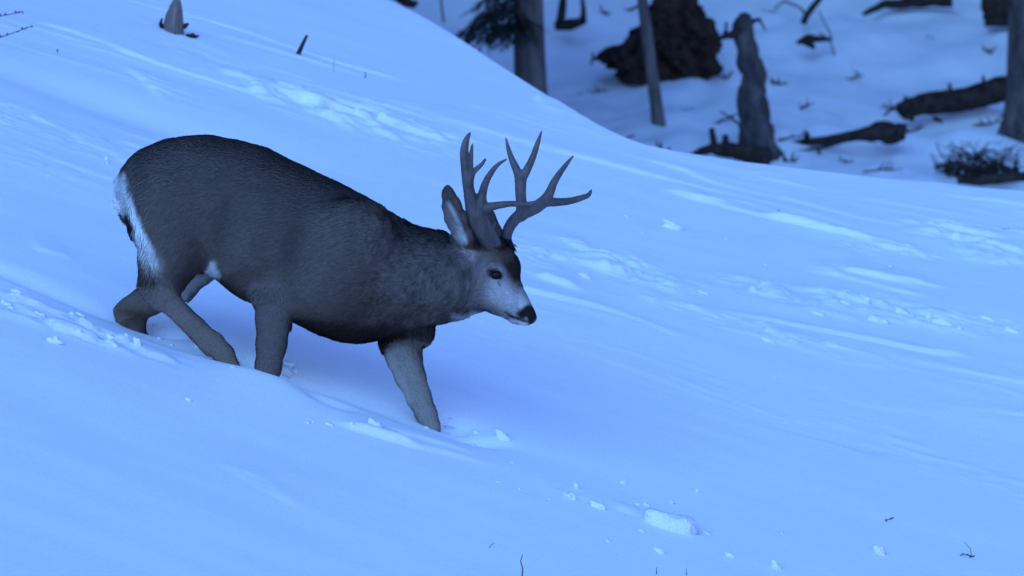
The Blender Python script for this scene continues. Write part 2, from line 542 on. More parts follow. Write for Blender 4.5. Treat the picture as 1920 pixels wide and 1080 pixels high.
tab = np.array([
    (226, 346, 362, 12), (232, 324, 392, 34), (240, 306, 418, 52), (252, 293, 442, 63), (270, 281, 470, 74), (310, 265, 505, 86), (350, 259, 506, 92),
    (400, 258, 516, 98), (450, 266, 556, 104), (500, 281, 578, 108), (550, 305, 601, 108), (600, 328, 625, 104),
    (640, 347, 638, 99), (680, 368, 640, 95), (710, 386, 634, 92), (750, 411, 618, 84), (790, 428, 612, 76),
    (830, 437, 605, 68), (870, 446, 594, 60), (900, 460, 586, 52), (925, 485, 575, 38), (938, 515, 550, 15)], float)
tx = (tab[:, 0] - 960) / S
def _z(v): return (540 - v) / S / math.cos(PITCH) * 1.0
tz1 = _z(tab[:, 1]); tz0 = _z(tab[:, 2]); tw = tab[:, 3] / S
def sm(x, X, Yv, w=0.012):
    return sum(np.interp(x + k * w, X, Yv) for k in (-1.5, -.75, 0, .75, 1.5)) / 5
sl_, p_ = fld.block((-1.42, -0.3, -0.3), (0.0, 0.3, 0.6), 0.05)
xs = p_[:, 0, 0, 0]
zt = sm(xs, tx, tz1)[:, None, None]; zb = sm(xs, tx, tz0)[:, None, None]; ww = sm(xs, tx, tw)[:, None, None]
zc = (zt + zb) / 2; hz = (zt - zb) / 2
yy = p_[..., 1]; zz = p_[..., 2]
rel = (zz - zc) / hz
# the back is narrower than the barrel, the brisket narrower still
wz = ww * (1.0 - 0.16 * np.clip(rel, 0, 1) - 0.10 * np.clip(-rel, 0, 1))
ff = (np.sqrt(np.abs(rel) ** 2.15 + np.abs(yy / wz) ** 2.15 + 1e-9) - 1) * np.minimum(hz, ww)
cap = np.maximum(tx[0] - p_[..., 0], p_[..., 0] - tx[-1])
ff = np.maximum(ff, cap)
fld.smin(sl_, ff.astype(np.float32), 0.0)

L_ = (0, 1, 0)
# near hind leg
fld.chain([Q(325, 385, -38, 78), Q(328, 450, -48, 64), Q(315, 492, -56, 49), Q(304, 528, -60, 36.2), Q(301, 546, -60, 31.2)], 0.03, k0=0.05, n=L_, s=1.25)
fld.cone(P(345, 440, -.09), P(370, 466, -.10), 48 / S, 20 / S, 0.045, L_, 1.2)
fld.chain([Q(301, 546, -60, 28.2), Q(322, 569, -60, 19.2), Q(368, 614, -60, 17.2), Q(400, 643, -60, 18.7), Q(420, 664, -60, 17.7), Q(444, 706, -60, 14.7)], 0.015, n=L_, s=1.35)
fld.cone(P(276, 541, -.115), P(300, 560, -.115), 12 / S, 18 / S, 0.03, L_, 1.4)
# tendon ridge along the shank
fld.cone(P(312, 574, -.12), P(392, 655, -.12), 9 / S, 10 / S, 0.008)
# far hind leg
fld.chain([Q(350, 440, 45, 66), Q(374, 483, 52, 43), Q(334, 534, 62, 31.2), Q(284, 563, 66, 24.2), Q(247, 588, 66, 22.7), Q(249, 600, 66, 21), Q(264, 650, 66, 16.7)], 0.025, k0=0.05, n=L_, s=1.2)
fld.cone(P(223, 581, .127), P(262, 560, .127), 9 / S, 16 / S, 0.03, L_, 1.3)
fld.cone(P(322, 583, -.152), P(384, 646, -.150), 5 / S, 5 / S, 0.010, cut=True)
fld.cone(P(224, 586, .127), P(226, 602, .127), 7 / S, 7 / S, 0.02, L_, 1.3)
# tail
fld.chain([Q(242, 320, 0, 10), Q(233, 345, 0, 13), Q(233, 378, 0, 15), Q(243, 402, 0, 11), Q(249, 418, 0, 5)], 0.02)
# near fore leg and shoulder
fld.cone(P(672, 455, -.14), P(640, 520, -.145), 78 / S, 72 / S, 0.07, L_, 1.9)
fld.chain([Q(640, 520, -52, 66), Q(560, 540, -56, 52), Q(507, 556, -62, 29.7)], 0.04, n=L_, s=1.25, k0=0.06)
fld.chain([Q(508, 560, -68, 30.7), Q(513, 600, -72, 31.7), Q(509, 645, -73, 26.2), Q(503, 688, -73, 22.2), Q(498, 740, -73, 16.7)], 0.02, n=L_, s=1.35)
# far fore leg
fld.chain([Q(768, 560, 45, 44.7), Q(770, 612, 52, 37.7), Q(754, 640, 60, 36.7), Q(758, 668, 62, 31.7), Q(768, 702, 62, 25.7), Q(786, 745, 62, 21.2), Q(799, 775, 62, 18.7), Q(808, 797, 62, 14.7), Q(822, 850, 62, 12.7)], 0.02, n=L_, s=1.25, k0=0.04)
fld.cone(P(800, 600, .06), P(795, 628, .08), 14 / S, 12 / S, 0.03)
# hollow of the flank before the thigh, crease behind the shoulder
fld.cone(P(452, 395, -.262), P(420, 492, -.235), 44 / S, 30 / S, 0.05, cut=True)
fld.cone(P(590, 400, -.268), P(566, 505, -.262), 38 / S, 34 / S, 0.05, cut=True)
# jowl and throat of the swollen neck
fld.cone(P(850, 520, -.045), P(760, 520, -.06), 50 / S, 62 / S, 0.06)

# head: turned about 30 degrees toward the camera
YAW = R(30)
LAT = (-math.sin(YAW), -math.cos(YAW), 0)
def HQ(u, v, yp, r): return (P(u, v, yp / S), r / S)
fld.chain([HQ(893, 490, 0, 47), HQ(922, 522, -14, 47), HQ(944, 551, -30, 37), HQ(968, 575, -44, 26), HQ(986, 591, -54, 17.5)], 0.03, n=LAT, s=1.22, k0=0.05)
fld.cone(P(925, 478, -.005), P(945, 500, -.03), 34 / S, 31 / S, 0.03, LAT, 1.1)      # forehead
fld.cone(P(905, 540, -.06), P(930, 560, -.07), 32 / S, 25 / S, 0.03, LAT, 1.2)       # cheek
fld.cone(P(965, 598, -.095), P(985, 603, -.105), 8 / S, 8 / S, 0.012)                # chin
fld.cone(P(990, 585, -.095), P(996, 596, -.108), 11.5 / S, 10.5 / S, 0.012, LAT, 0.9)  # nose pad
# brow ridges over both eyes, pedicles under the antlers
nlat = np.array(LAT)
def headpt(u, v, yp, lat): return P(u, v, yp / S) + nlat * lat
fld.cone(P(922, 500, -.105), P(940, 505, -.095), 10 / S, 9 / S, 0.02)
fld.cone(P(958, 492, .045), P(966, 500, .03), 8 / S, 8 / S, 0.02)
fld.cone(P(925, 482, -.05), P(928, 468, -.055), 17 / S, 15 / S, 0.02)
fld.cone(P(950, 482, .02), P(951, 464, .025), 15 / S, 13 / S, 0.02)
# eye socket
fld.cone(P(931, 516, -.145), P(931, 516, -.12), 11.5 / S, 11.5 / S, 0.010, cut=True)

def ear(ax, n_open, k=0.02, wall=0.0075, sh=0.030, s=1.7, hollow=True):
    n_open = np.array(n_open, float); n_open /= np.linalg.norm(n_open)
    fld.chain([(p, r) for p, r in ax], k, n=n_open, s=s)
    if not hollow: return
    inn = [(p + n_open * sh * (0.35 if i == 0 else (1.0 if i < len(ax) - 1 else 0.8)), max(r - wall, 0.004)) for i, (p, r) in enumerate(ax)][1:]
    for i in range(len(inn) - 1):
        fld.cone(inn[i][0], inn[i + 1][0], inn[i][1], inn[i + 1][1], 0.006, n_open, s, cut=True)
ear([Q(884, 462, -32, 13), Q(868, 440, -44, 19), Q(855, 412, -56, 21), Q(847, 387, -66, 17), Q(841, 364, -74, 11), Q(839, 352, -77, 6)], (-0.35, -0.9, 0.12))
ear([Q(932, 468, 18, 18), Q(917, 440, 26, 24), Q(904, 412, 32, 24), Q(895, 388, 38, 19), Q(890, 373, 42, 11)], (0.05, 0.99, 0.1), s=2.2, hollow=False)

Vb, Fb = surface_nets(fld.F, fld.lo, H)
# keep only the largest connected part: drop stray bits by simple label propagation
def largest(V, F):
    n = len(V); lab = np.arange(n)
    E = np.concatenate([F[:, [0, 1]], F[:, [1, 2]], F[:, [2, 3]]])
    for _ in range(400):
        m = np.minimum(lab[E[:, 0]], lab[E[:, 1]])
        old = lab.copy()
        np.minimum.at(lab, E[:, 0], m); np.minimum.at(lab, E[:, 1], m)
        lab = lab[lab]
        if np.array_equal(old, lab): break
    u, c = np.unique(lab, return_counts=True)
    keep = lab == u[c.argmax()]
    new = np.cumsum(keep) - 1
    F2 = F[keep[F[:, 0]]]
    return V[keep], new[F2]
Vb, Fb = largest(Vb, Fb)
def relax(V, F, it=2, lam=0.5):
    E = np.concatenate([F[:, [0, 1]], F[:, [1, 2]], F[:, [2, 3]], F[:, [3, 0]]])
    E = np.concatenate([E, E[:, ::-1]])
    n = len(V)
    for _ in range(it):
        for l in (lam, -lam * 1.02):
            acc = np.stack([np.bincount(E[:, 0], V[E[:, 1], i], n) for i in range(3)], 1)
            cnt = np.bincount(E[:, 0], minlength=n)
            V = V + l * (acc / np.maximum(cnt, 1)[:, None] - V)
    return V
Vb = relax(Vb, Fb, 4)
def vnormals(V, F):
    n = np.cross(V[F[:, 2]] - V[F[:, 0]], V[F[:, 3]] - V[F[:, 1]])
    N = np.zeros_like(V)
    for k in range(4):
        for i in range(3):
            N[:, i] += np.bincount(F[:, k], n[:, i], len(V))
    return N / (np.linalg.norm(N, axis=1, keepdims=True) + 1e-12)
Nb = vnormals(Vb, Fb)
if (Nb[:, 2] * (Vb[:, 2] - Vb[:, 2].mean())).mean() < 0:
    Fb = Fb[:, ::-1]; Nb = -Nb

def uvp(p):
    return proj(p)

def seg_mask(u, v, pts, soft=8):
    """1 inside a chain of discs (u, v, r), falling softly to 0"""
    best = np.full(u.shape, 1e9)
    for i in range(max(1, len(pts) - 1)):
        a = pts[i]; b = pts[i + 1] if len(pts) > 1 else pts[i]
        dx, dy = b[0] - a[0], b[1] - a[1]
        t = np.clip(((u - a[0]) * dx + (v - a[1]) * dy) / max(dx * dx + dy * dy, 1e-6), 0, 1)
        d = np.hypot(u - a[0] - t * dx, v - a[1] - t * dy) - (a[2] + (b[2] - a[2]) * t)
        best = np.minimum(best, d)
    return 1 - sstep(-soft, soft, best)

C_BODY = np.array([0.120, 0.095, 0.086])
def fur_color(p, nrm):
    u, v = uvp(p)
    y = p[:, 1]
    n1 = fbm(p[:, 0] * 22, p[:, 1] * 22, p[:, 2] * 22, seed=31, oct=3)
    n2 = fbm(p[:, 0] * 5, p[:, 1] * 5, p[:, 2] * 5, seed=33, oct=2)
    u = u + 3.5 * n1; v = v + 3.5 * fbm(p[:, 0] * 22, p[:, 1] * 22, p[:, 2] * 22, seed=37, oct=3)
    C = np.tile(C_BODY, (len(p), 1)) * (1 + 0.10 * n2 + 0.06 * n1)[:, None]
    def mixc(m, col):
        nonlocal C
        m = np.clip(m, 0, 1)[:, None]
        C = C * (1 - m) + np.array(col) * (np.array([1.05, 0.98, 0.98]) if sum(col) < 0.7 else 1.0) * m
    near = y < 0.03
    top = np.interp(u, tab[:, 0], tab[:, 1])
    bot = np.interp(u, tab[:, 0], tab[:, 2])
    # dark saddle along the spine
    mixc((1 - sstep(4, 46, v - top)) * (u < 860) * (u > 262) * 0.55, (0.060, 0.046, 0.040))
    # grey neck
    mixc(sstep(640, 800, u) * sstep(5, 50, v - top) * 0.85 * (v < 640), (0.150, 0.134, 0.126))
    # hindquarter and shoulder slightly browner
    mixc(seg_mask(u, v, [(330, 400, 60), (330, 520, 40)], 40) * 0.5, (0.120, 0.096, 0.084))
    # dark brisket and belly line
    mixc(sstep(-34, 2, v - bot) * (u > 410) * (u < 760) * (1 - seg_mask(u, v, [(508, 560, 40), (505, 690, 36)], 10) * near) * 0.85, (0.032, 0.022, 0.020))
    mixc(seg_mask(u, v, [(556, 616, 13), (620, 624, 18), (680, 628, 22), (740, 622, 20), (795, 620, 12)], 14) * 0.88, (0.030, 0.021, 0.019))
    # curly dark flecks in the neck ruff
    nk = sstep(600, 720, u) * (1 - sstep(865, 900, u))
    fk = fbm(p[:, 0] * 150, p[:, 1] * 80, p[:, 2] * 105, seed=39, oct=2)
    C = C * (1 - 0.36 * nk * sstep(0.05, 0.5, fk) + 0.20 * nk * sstep(0.05, 0.45, -fk))[:, None]
    # legs
    leg = (0.175, 0.142, 0.122)
    mixc(seg_mask(u, v, [(305, 560, 22), (370, 614, 36), (450, 705, 40)], 18) * near * 0.9, leg)
    mixc(seg_mask(u, v, [(505, 600, 20), (500, 760, 60)], 30) * near * 0.55, (0.125, 0.102, 0.092))
    mixc(seg_mask(u, v, [(745, 672, 30), (800, 790, 50), (815, 850, 50)], 16) * (y > 0.03), (0.270, 0.240, 0.215))
    mixc(seg_mask(u, v, [(728, 665, 6), (742, 705, 6), (764, 752, 5)], 10) * (y > 0.03) * 0.7, (0.52, 0.47, 0.44))
    mixc(seg_mask(u, v, [(300, 560, 26), (240, 600, 40), (285, 660, 40)], 18) * (y > 0.03) * 0.9, (0.155, 0.122, 0.105))
    mixc(seg_mask(u, v, [(228, 584, 8), (262, 590, 8), (240, 604, 8)], 12) * (y > 0.03) * 0.85, (0.085, 0.045, 0.03))
    # white rump and tail
    wh = (0.80, 0.80, 0.80)
    rump = seg_mask(u, v, [(238, 322, 3), (242, 352, 5), (252, 398, 7), (264, 435, 11), (281, 470, 13), (292, 488, 7)], 6)
    mixc(rump * (u < 330), wh)
    mixc(seg_mask(u, v, [(224, 335, 13), (224, 385, 15)], 7), wh)
    mixc(seg_mask(u, v, [(262, 452, 10), (292, 490, 18)], 14) * 0.65, (0.36, 0.34, 0.34))
    mixc(seg_mask(u, v, [(240, 440, 4), (262, 482, 7), (272, 500, 8)], 8) * 0.75, (0.30, 0.22, 0.16))
    mixc(seg_mask(u, v, [(262, 492, 5), (272, 508, 9), (280, 520, 8)], 7) * 0.8, (0.07, 0.045, 0.035))
    mixc(seg_mask(u, v, [(241, 400, 4), (246, 420, 6)], 5), (0.02, 0.017, 0.017))
    # groin and inner thigh
    mixc(seg_mask(u, v, [(405, 494, 7), (404, 512, 14), (372, 526, 10), (340, 552, 10)], 8) * ((y > -0.03) | ((u > 392) & (v > 480))), (0.70, 0.72, 0.74))
    # throat patch
    mixc(seg_mask(u, v, [(856, 590, 4), (900, 592, 7), (945, 601, 5)], 6), (0.62, 0.62, 0.63))
    mixc(seg_mask(u, v, [(880, 480, 14), (880, 455, 10)], 12) * near * 0.6, (0.42, 0.36, 0.34))
    # face
    hd = (u > 868)
    mixc(seg_mask(u, v, [(935, 548, 26), (965, 570, 22), (985, 585, 18)], 16) * hd, (0.38, 0.36, 0.37))
    mixc(seg_mask(u, v, [(905, 515, 18), (900, 555, 22)], 20) * hd * 0.5, (0.20, 0.175, 0.185))
    mixc(seg_mask(u, v, [(912, 508, 3), (932, 496, 4), (948, 512, 3), (944, 528, 3)], 5) * hd * near * 0.8, (0.23, 0.215, 0.235))
    mixc(seg_mask(u, v, [(948, 470, 16), (962, 495, 15), (968, 516, 13)], 6) * hd, (0.030, 0.020, 0.018))
    mixc(seg_mask(u, v, [(930, 470, 14), (955, 478, 12)], 10) * hd * 0.7, (0.10, 0.07, 0.055))
    mixc(seg_mask(u, v, [(923, 513, 8), (938, 519, 7)], 4) * near, (0.018, 0.013, 0.012))
    mixc(seg_mask(u, v, [(936, 530, 1.5), (938, 536, 2)], 3) * near * 0.8, (0.03, 0.02, 0.02))
    mixc(seg_mask(u, v, [(957, 603, 4), (975, 607, 4), (988, 609, 3)], 3) * hd, (0.5, 0.48, 0.48))
    mixc(seg_mask(u, v, [(981, 590, 11), (992, 583, 12), (998, 590, 12), (996, 603, 6)], 4) * hd, (0.010, 0.008, 0.008))
    mixc(seg_mask(u, v, [(948, 586, 1), (960, 595, 2.2), (975, 600, 1.8), (988, 604, 1.6)], 2.2) * hd, (0.02, 0.015, 0.015))
    return C, u, v

def ear_color(C, p, nrm):
    # near ear: pale inside, dark rim and back
    u, v = uvp(p)
    m = seg_mask(u, v, [(884, 462, 16), (868, 440, 22), (854, 412, 26), (846, 385, 24), (839, 355, 14)], 3) * (p[:, 1] < -0.03) * (v < 468)
    n = fbm((p[:, 0] + .5 * p[:, 2]) * 130, p[:, 1] * 20, (p[:, 2] - .5 * p[:, 0]) * 30, seed=51, oct=3)
    inn = seg_mask(u, v, [(870, 452, 9), (857, 425, 12), (847, 398, 10), (841, 380, 5)], 4) * (nrm[:, 1] < 0.15)
    inn2 = inn * (0.25 + 0.75 * seg_mask(u, v, [(840, 378, 3), (851, 398, 5), (860, 425, 5), (870, 456, 8)], 4))
    inn = inn2
    pale = np.array((0.32, 0.31, 0.32)) * (1 + 0.9 * n[:, None])
    dark = np.array((0.085, 0.062, 0.055)) * (1 + 0.2 * n[:, None])
    E = dark * (1 - inn[:, None]) + pale * inn[:, None]
    grey = seg_mask(u, v, [(838, 395, 6), (845, 430, 8), (858, 452, 8)], 8)[:, None]
    E = E * (1 - 0.6 * grey) + np.array((0.20, 0.18, 0.18)) * 0.6 * grey
    tipm = (1 - sstep(352, 378, v))[:, None]
    E = E * (1 - tipm) + np.array((0.06, 0.042, 0.036)) * tipm
    m = m[:, None]
    return C * (1 - m) + E * m

# ruffled neck hair and general unevenness in the surface
u_, v_ = uvp(Vb)
ruff = sstep(640, 720, u_) * (1 - sstep(880, 930, u_)) * (v_ < 600)
hx = Vb * np.array([55, 30, 30])
rf = fbm(hx[:, 0], hx[:, 1], hx[:, 2], seed=91, oct=2)
crn = seg_mask(u_, v_, [(905, 470, 24), (925, 500, 14)], 14)
Vb = Vb + Nb * (0.0035 * rf * (ruff + 0.8 * crn) + 0.0045 * fbm(Vb[:, 0] * 9, Vb[:, 1] * 9, Vb[:, 2] * 9, seed=93, oct=3) * (u_ < 860))[:, None]
Nb = vnormals(Vb, Fb)
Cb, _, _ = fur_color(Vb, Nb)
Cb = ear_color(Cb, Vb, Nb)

FUR = material('deer_fur', (0, 0, 0), rough=0.85, attr=True, var=(90, 0.82, 1.14), bump=(140, 0.4, 0.004), spec=0.12, stretch=(1, 1, 1.6))
deer = empty('mule_deer', tuple(P(600, 720, 0)))
tag(deer, 'antlered buck walking down the snow slope with its head lowered', 'deer')
bpy.context.view_layer.update()
IM = deer.matrix_world.inverted()
off = np.array(deer.location)
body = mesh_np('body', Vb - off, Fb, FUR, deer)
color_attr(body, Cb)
bvh = BVHTree.FromPolygons([tuple(x) for x in Vb.tolist()], Fb.tolist())

def surf(px, py):
    d = ray(px, py); d = d / np.linalg.norm(d)
    h = bvh.ray_cast(Vector(CAM), Vector(d))
    return np.array(h[0]), np.array(h[1])

# fur: short flat hairs following the lie of the coat
def build_fur(N):
    A, B, C_, D = (Vb[Fb[:, k]] for k in range(4))
    ar = 0.5 * np.linalg.norm(np.cross(C_ - A, D - B), axis=1)
    cen = (A + B + C_ + D) / 4
    nf = np.cross(C_ - A, D - B); nf /= np.linalg.norm(nf, axis=1, keepdims=True) + 1e-12
    if (nf * Nb[Fb[:, 0]]).sum() < 0: nf = -nf
    cu, cv = proj(cen)
    wgt = ar * (0.25 + 0.75 * (nf[:, 1] < 0.35))
    face_area = (cu > 880) & (cv > 470)
    wgt = np.where(face_area & (cv > 540) & (cu > 975), 0, wgt)
    wgt = np.where(seg_mask(cu, cv, [(931, 516, 15)], 1) > 0.5, 0, wgt)
    wgt /= wgt.sum()
    f = rng.choice(len(Fb), N, p=wgt)
    s, t = rng.random(N)[:, None], rng.random(N)[:, None]
    p = A[f] * (1 - s) * (1 - t) + B[f] * s * (1 - t) + C_[f] * s * t + D[f] * (1 - s) * t
    n = Nb[Fb[f, 0]] * (1 - s) + Nb[Fb[f, 2]] * s
    n /= np.linalg.norm(n, axis=1, keepdims=True)
    u, v = proj(p)
    # lie of the hair
    d = np.tile(np.array([-1.0, 0, -0.38]), (N, 1))
    def bl(m, vec):
        nonlocal d
        m = m[:, None]
        d = d * (1 - m) + np.array(vec, float) * m
    bl(seg_mask(u, v, [(260, 330, 30), (262, 440, 25), (285, 500, 25)], 20), (-0.45, 0, -1))
    bl(seg_mask(u, v, [(330, 420, 40), (320, 500, 40)], 40) * 0.6, (-0.35, 0, -1))
    bl(seg_mask(u, v, [(300, 545, 30), (430, 680, 40)], 20), (0.55, 0, -0.8))
    bl(seg_mask(u, v, [(508, 570, 40), (500, 700, 45)], 25), (-0.1, 0, -1))
    bl(seg_mask(u, v, [(765, 650, 50), (810, 800, 45)], 15), (0.3, 0, -1))
    bl(seg_mask(u, v, [(820, 520, 60), (860, 500, 60)], 60) * 0.7, (-0.6, 0, -0.8))
    bl((u > 885) * (v > 470) * 1.0, (-0.55, 0.2, 0.62))
    bl(seg_mask(u, v, [(860, 587, 8), (940, 597, 8)], 6), (-0.6, 0, -0.8))
    earm = seg_mask(u, v, [(876, 456, 14), (856, 412, 28), (840, 355, 16)], 4)
    bl(earm, (-0.3, 0, 1))
    w1 = np.stack([fbm(p[:, 0] * 14, p[:, 1] * 14, p[:, 2] * 14, seed=60 + i, oct=2) for i in range(3)], 1)
    rfm = (sstep(640, 720, u) * (1 - sstep(880, 930, u)) * (v < 600))[:, None]
    d = d + w1 * (0.35 + 0.7 * rfm) + rng.normal(0, 0.16, (N, 3))
    d = d - (d * n).sum(1, keepdims=True) * n
    d /= np.linalg.norm(d, axis=1, keepdims=True) + 1e-9
    ln = 0.019 * (0.6 + 0.8 * rng.random(N))
    small = ((u > 885) & (v > 465)) | (earm > 0.5)
    ln = np.where(small, ln * 0.40, ln)
    legm = (seg_mask(u, v, [(310, 560, 30), (440, 690, 40)], 4) + seg_mask(u, v, [(505, 600, 40), (500, 700, 40)], 4) + seg_mask(u, v, [(760, 670, 45), (810, 800, 40)], 4) + seg_mask(u, v, [(280, 560, 40), (240, 600, 40)], 4)) > 0.5
    ln = np.where(legm, ln * 0.42, ln)
    ln = np.where((earm > .5) | (seg_mask(u, v, [(932, 468, 18), (917, 440, 26), (895, 380, 22)], 4) > .5) & (v < 462), ln * 0.35, ln)
    tuft = seg_mask(u, v, [(246, 430, 14), (266, 490, 18), (272, 520, 14)], 4) > 0.5
    ln = np.where(tuft, ln * 1.6, ln)
    bell = (seg_mask(u, v, [(560, 622, 18), (700, 640, 20), (800, 630, 22)], 4) > 0.5)
    ln = np.where(bell, ln * 1.15, ln)
    tl = (seg_mask(u, v, [(236, 340, 14), (234, 380, 14), (246, 415, 12)], 3) > 0.5)
    ln = np.where(tl, ln * 1.3, ln)
    lift = np.where(small, 0.16, 0.24)[:, None] + 0.12 * rng.random((N, 1))
    side = np.cross(n, d)
    wd = (np.where(small, 0.0011, 0.0017) * (0.7 + 0.6 * rng.random(N)))[:, None]
    base = p - n * 0.001
    tip = p + d * ln[:, None] + n * lift * ln[:, None]
    mid = p + d * ln[:, None] * 0.5 + n * lift * ln[:, None] * 0.75
    Vh = np.stack([base - side * wd, base + side * wd, mid + side * wd * 0.7, tip, mid - side * wd * 0.7], 1)
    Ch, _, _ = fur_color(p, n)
    Ch = ear_color(Ch, p, n)
    vr = np.where(Ch.mean(1, keepdims=True) > .3, 0.3, 1.0)
    Ch = Ch * (1 + vr * (0.48 * rng.random((N, 1)) - 0.24))
    # banded tips: grizzled
    k = np.arange(N)[:, None] * 5
    Fh = k + np.array([[0, 1, 2, 3, 4]])
    Cc = np.repeat(Ch[:, None], 5, 1)
    Cc[:, 3] *= 1.25
    return Vh.reshape(-1, 3), Fh, Cc.reshape(-1, 3)
Vh, Fh, Ch = build_fur(230000)
HAIR = material('deer_hair', (0, 0, 0), rough=0.8, attr=True, spec=0.15)
fur = mesh_np('fur', Vh - off, Fh, HAIR, deer, smooth=True)
color_attr(fur, Ch)

# eyes
EYE = material('eye_black', (0.006, 0.004, 0.004), rough=0.28, spec=0.14)
def sphere(name, c, r, mat, parent, scale=(1, 1, 1), rot=None, seg=24):
    import bmesh
    bm = bmesh.new()
    bmesh.ops.create_uvsphere(bm, u_segments=seg, v_segments=seg // 2, radius=r)
    M = Matrix.Diagonal((*scale, 1))
    if rot is not None: M = rot.to_4x4() @ M
    bmesh.ops.transform(bm, matrix=M, verts=bm.verts)
    me = bpy.data.meshes.new(name); bm.to_mesh(me); bm.free()
    for q in me.polygons: q.use_smooth = True
    me.materials.append(mat)
    o = bpy.data.objects.new(name, me); COL.objects.link(o)
    o.parent = parent
    o.location = tuple(np.array(c) - off) if parent is not None else tuple(c)
    return o
es, en = surf(918, 512)
es2, _ = surf(945, 520)
ec = P(931, 516, (es[1] + es2[1]) / 2 + 0.010)
sphere('eye', ec, 0.0180, EYE, deer, (1.22, 0.7, 0.86), Matrix.Rotation(R(-15), 3, 'Y'))
sphere('eye', P(966, 512, 0.055), 0.0150, EYE, deer)

# antlers
BONE = material('antler_bone', (0.088, 0.070, 0.070), rough=0.55, attr=True, var=(38, 0.55, 1.4), bump=(90, 0.5, 0.004), spec=0.3, stretch=(1, 1, 0.5))
def antler(branches, knobs, name):
    allp = np.array([P(a, b, y / S) for br in branches for (a, b, y, r) in br])
    h = 0.0030
    f = Field(allp.min(0) - 0.035, allp.max(0) + 0.035, h)
    for br in branches:
        pts = [(P(a, b, y / S), r / S) for (a, b, y, r) in br]
        # subdivide with Catmull-Rom for even curves
        pp = np.array([q[0] for q in pts]); rr = np.array([q[1] for q in pts])
        ex = np.vstack([2 * pp[0] - pp[1], pp, 2 * pp[-1] - pp[-2]])
        er = np.hstack([rr[0], rr, rr[-1]])
        out = []
        for i in range(len(pp) - 1):
            for t in np.linspace(0, 1, 5)[:-1]:
                a0, a1, a2, a3 = ex[i:i + 4]
                q = 0.5 * (2 * a1 + (a2 - a0) * t + (2 * a0 - 5 * a1 + 4 * a2 - a3) * t * t + (3 * a1 - a0 - 3 * a2 + a3) * t ** 3)
                out.append((q, er[i + 1] * (1 - t) + er[i + 2] * t))
        out.append((pp[-1], rr[-1]))
        f.chain(out, 0.006, k0=0.012)
    for (a, b, y, r) in knobs:
        f.cone(P(a, b, y / S), P(a, b, y / S) + np.array([0, 0, .001]), r / S, r / S, 0.004)
    V, F = surface_nets(f.F, f.lo, h)
    V, F = largest(V, F)
    V = relax(V, F, 2)
    N = vnormals(V, F)
    if (N[:, 0] * (V[:, 0] - V[:, 0].mean())).mean() < 0: F = F[:, ::-1]; N = -N
    V = V + N * (0.0012 * fbm(V[:, 0] * 60, V[:, 1] * 60, V[:, 2] * 30, seed=71, oct=3))[:, None]
    o = mesh_np(name, V - off, F, BONE, deer)
    bz = P(0, 470, 0)[2]; tzz = P(0, 260, 0)[2]
    t = np.clip((V[:, 2] - bz) / (tzz - bz), 0, 1)[:, None] ** 0.7      # stained dark at the burr, paler toward the tips
    color_attr(o, np.array([0.052, 0.040, 0.038]) * (1 - t) + np.array([0.105, 0.084, 0.084]) * t)
    return o
rk = random.Random(4)
def burr(u, v, y, rad, tilt, n=9):
    out = []
    for i in range(n):
        a = 2 * math.pi * i / n
        out.append((u + rad * math.cos(a), v + tilt * math.cos(a) + 2 * math.sin(a), y + rad * math.sin(a), 3 + 2 * rk.random()))
    return out
near_b = [
    [(930, 472, -27, 14), (917, 450, -34, 17), (903, 426, -44, 18), (891, 403, -54, 16), (884, 382, -64, 11.5), (878, 350, -80, 9.5), (873, 318, -92, 8), (870.5, 288, -100, 7.5), (874, 264, -106, 5.2), (882, 248, -110, 1.3)],
    [(879, 342, -83, 8), (881, 315, -90, 6), (883, 292, -94, 3.8), (886, 269, -98, 1.2)],
    [(881, 335, -86, 5), (889, 321, -84, 4.2), (898, 313, -82, 3.2), (905, 306, -80, 2.2), (911, 297, -78, 0.9)],
    [(896, 404, -54, 12), (902, 388, -62, 10), (904, 366, -70, 7.5), (910, 344, -80, 6.2), (922, 322, -92, 4.6), (936, 307, -102, 2.8), (951, 298, -110, 1.0)],
    [(897, 395, -56, 11.5), (912, 390, -64, 8.5), (933, 385, -76, 6.2), (960, 382, -92, 5.0), (985, 383, -104, 4.0), (1001, 380, -112, 2.6), (1014, 376, -116, 0.9)],
    [(918, 432, -36, 6), (924, 424, -34, 3), (929, 416, -33, 0.9)],
]
a1 = antler(near_b, burr(928, 473, -27, 14, 4), 'antler')
a1['label'] = 'near antler with long forward tine'
far_b = [
    [(951, 474, 13, 10), (949, 452, 18, 9.5), (951, 436, 26, 9.5), (960, 418, 38, 10), (974, 404, 52, 10.5), (992, 396, 66, 10.5), (1008, 387, 78, 11), (1022, 378, 90, 10), (1042, 379, 102, 7.5), (1068, 377, 116, 6.2), (1090, 371, 126, 5), (1103, 366, 132, 3.8), (1109, 356, 135, 1.2)],
    [(978, 404, 54, 10), (978, 385, 62, 9.5), (976, 362, 74, 9.5), (976, 342, 86, 10), (972, 326, 92, 8), (962, 304, 102, 5.8), (954, 282, 110, 4), (948, 257, 118, 1.1)],
    [(976, 340, 86, 8), (984, 326, 92, 7.5), (995, 305, 98, 6), (1003, 284, 104, 5), (1009, 266, 108, 3.6), (1016, 245, 112, 1.0)],
    [(1020, 377, 88, 8.5), (1030, 363, 92, 8), (1038, 344, 98, 6.5), (1050, 324, 104, 5), (1063, 307, 110, 3.4), (1076, 291, 114, 1.0)],
]
a2 = antler(far_b, burr(951, 474, 13, 11, 3), 'antler')
a2['label'] = 'far antler reaching forward'

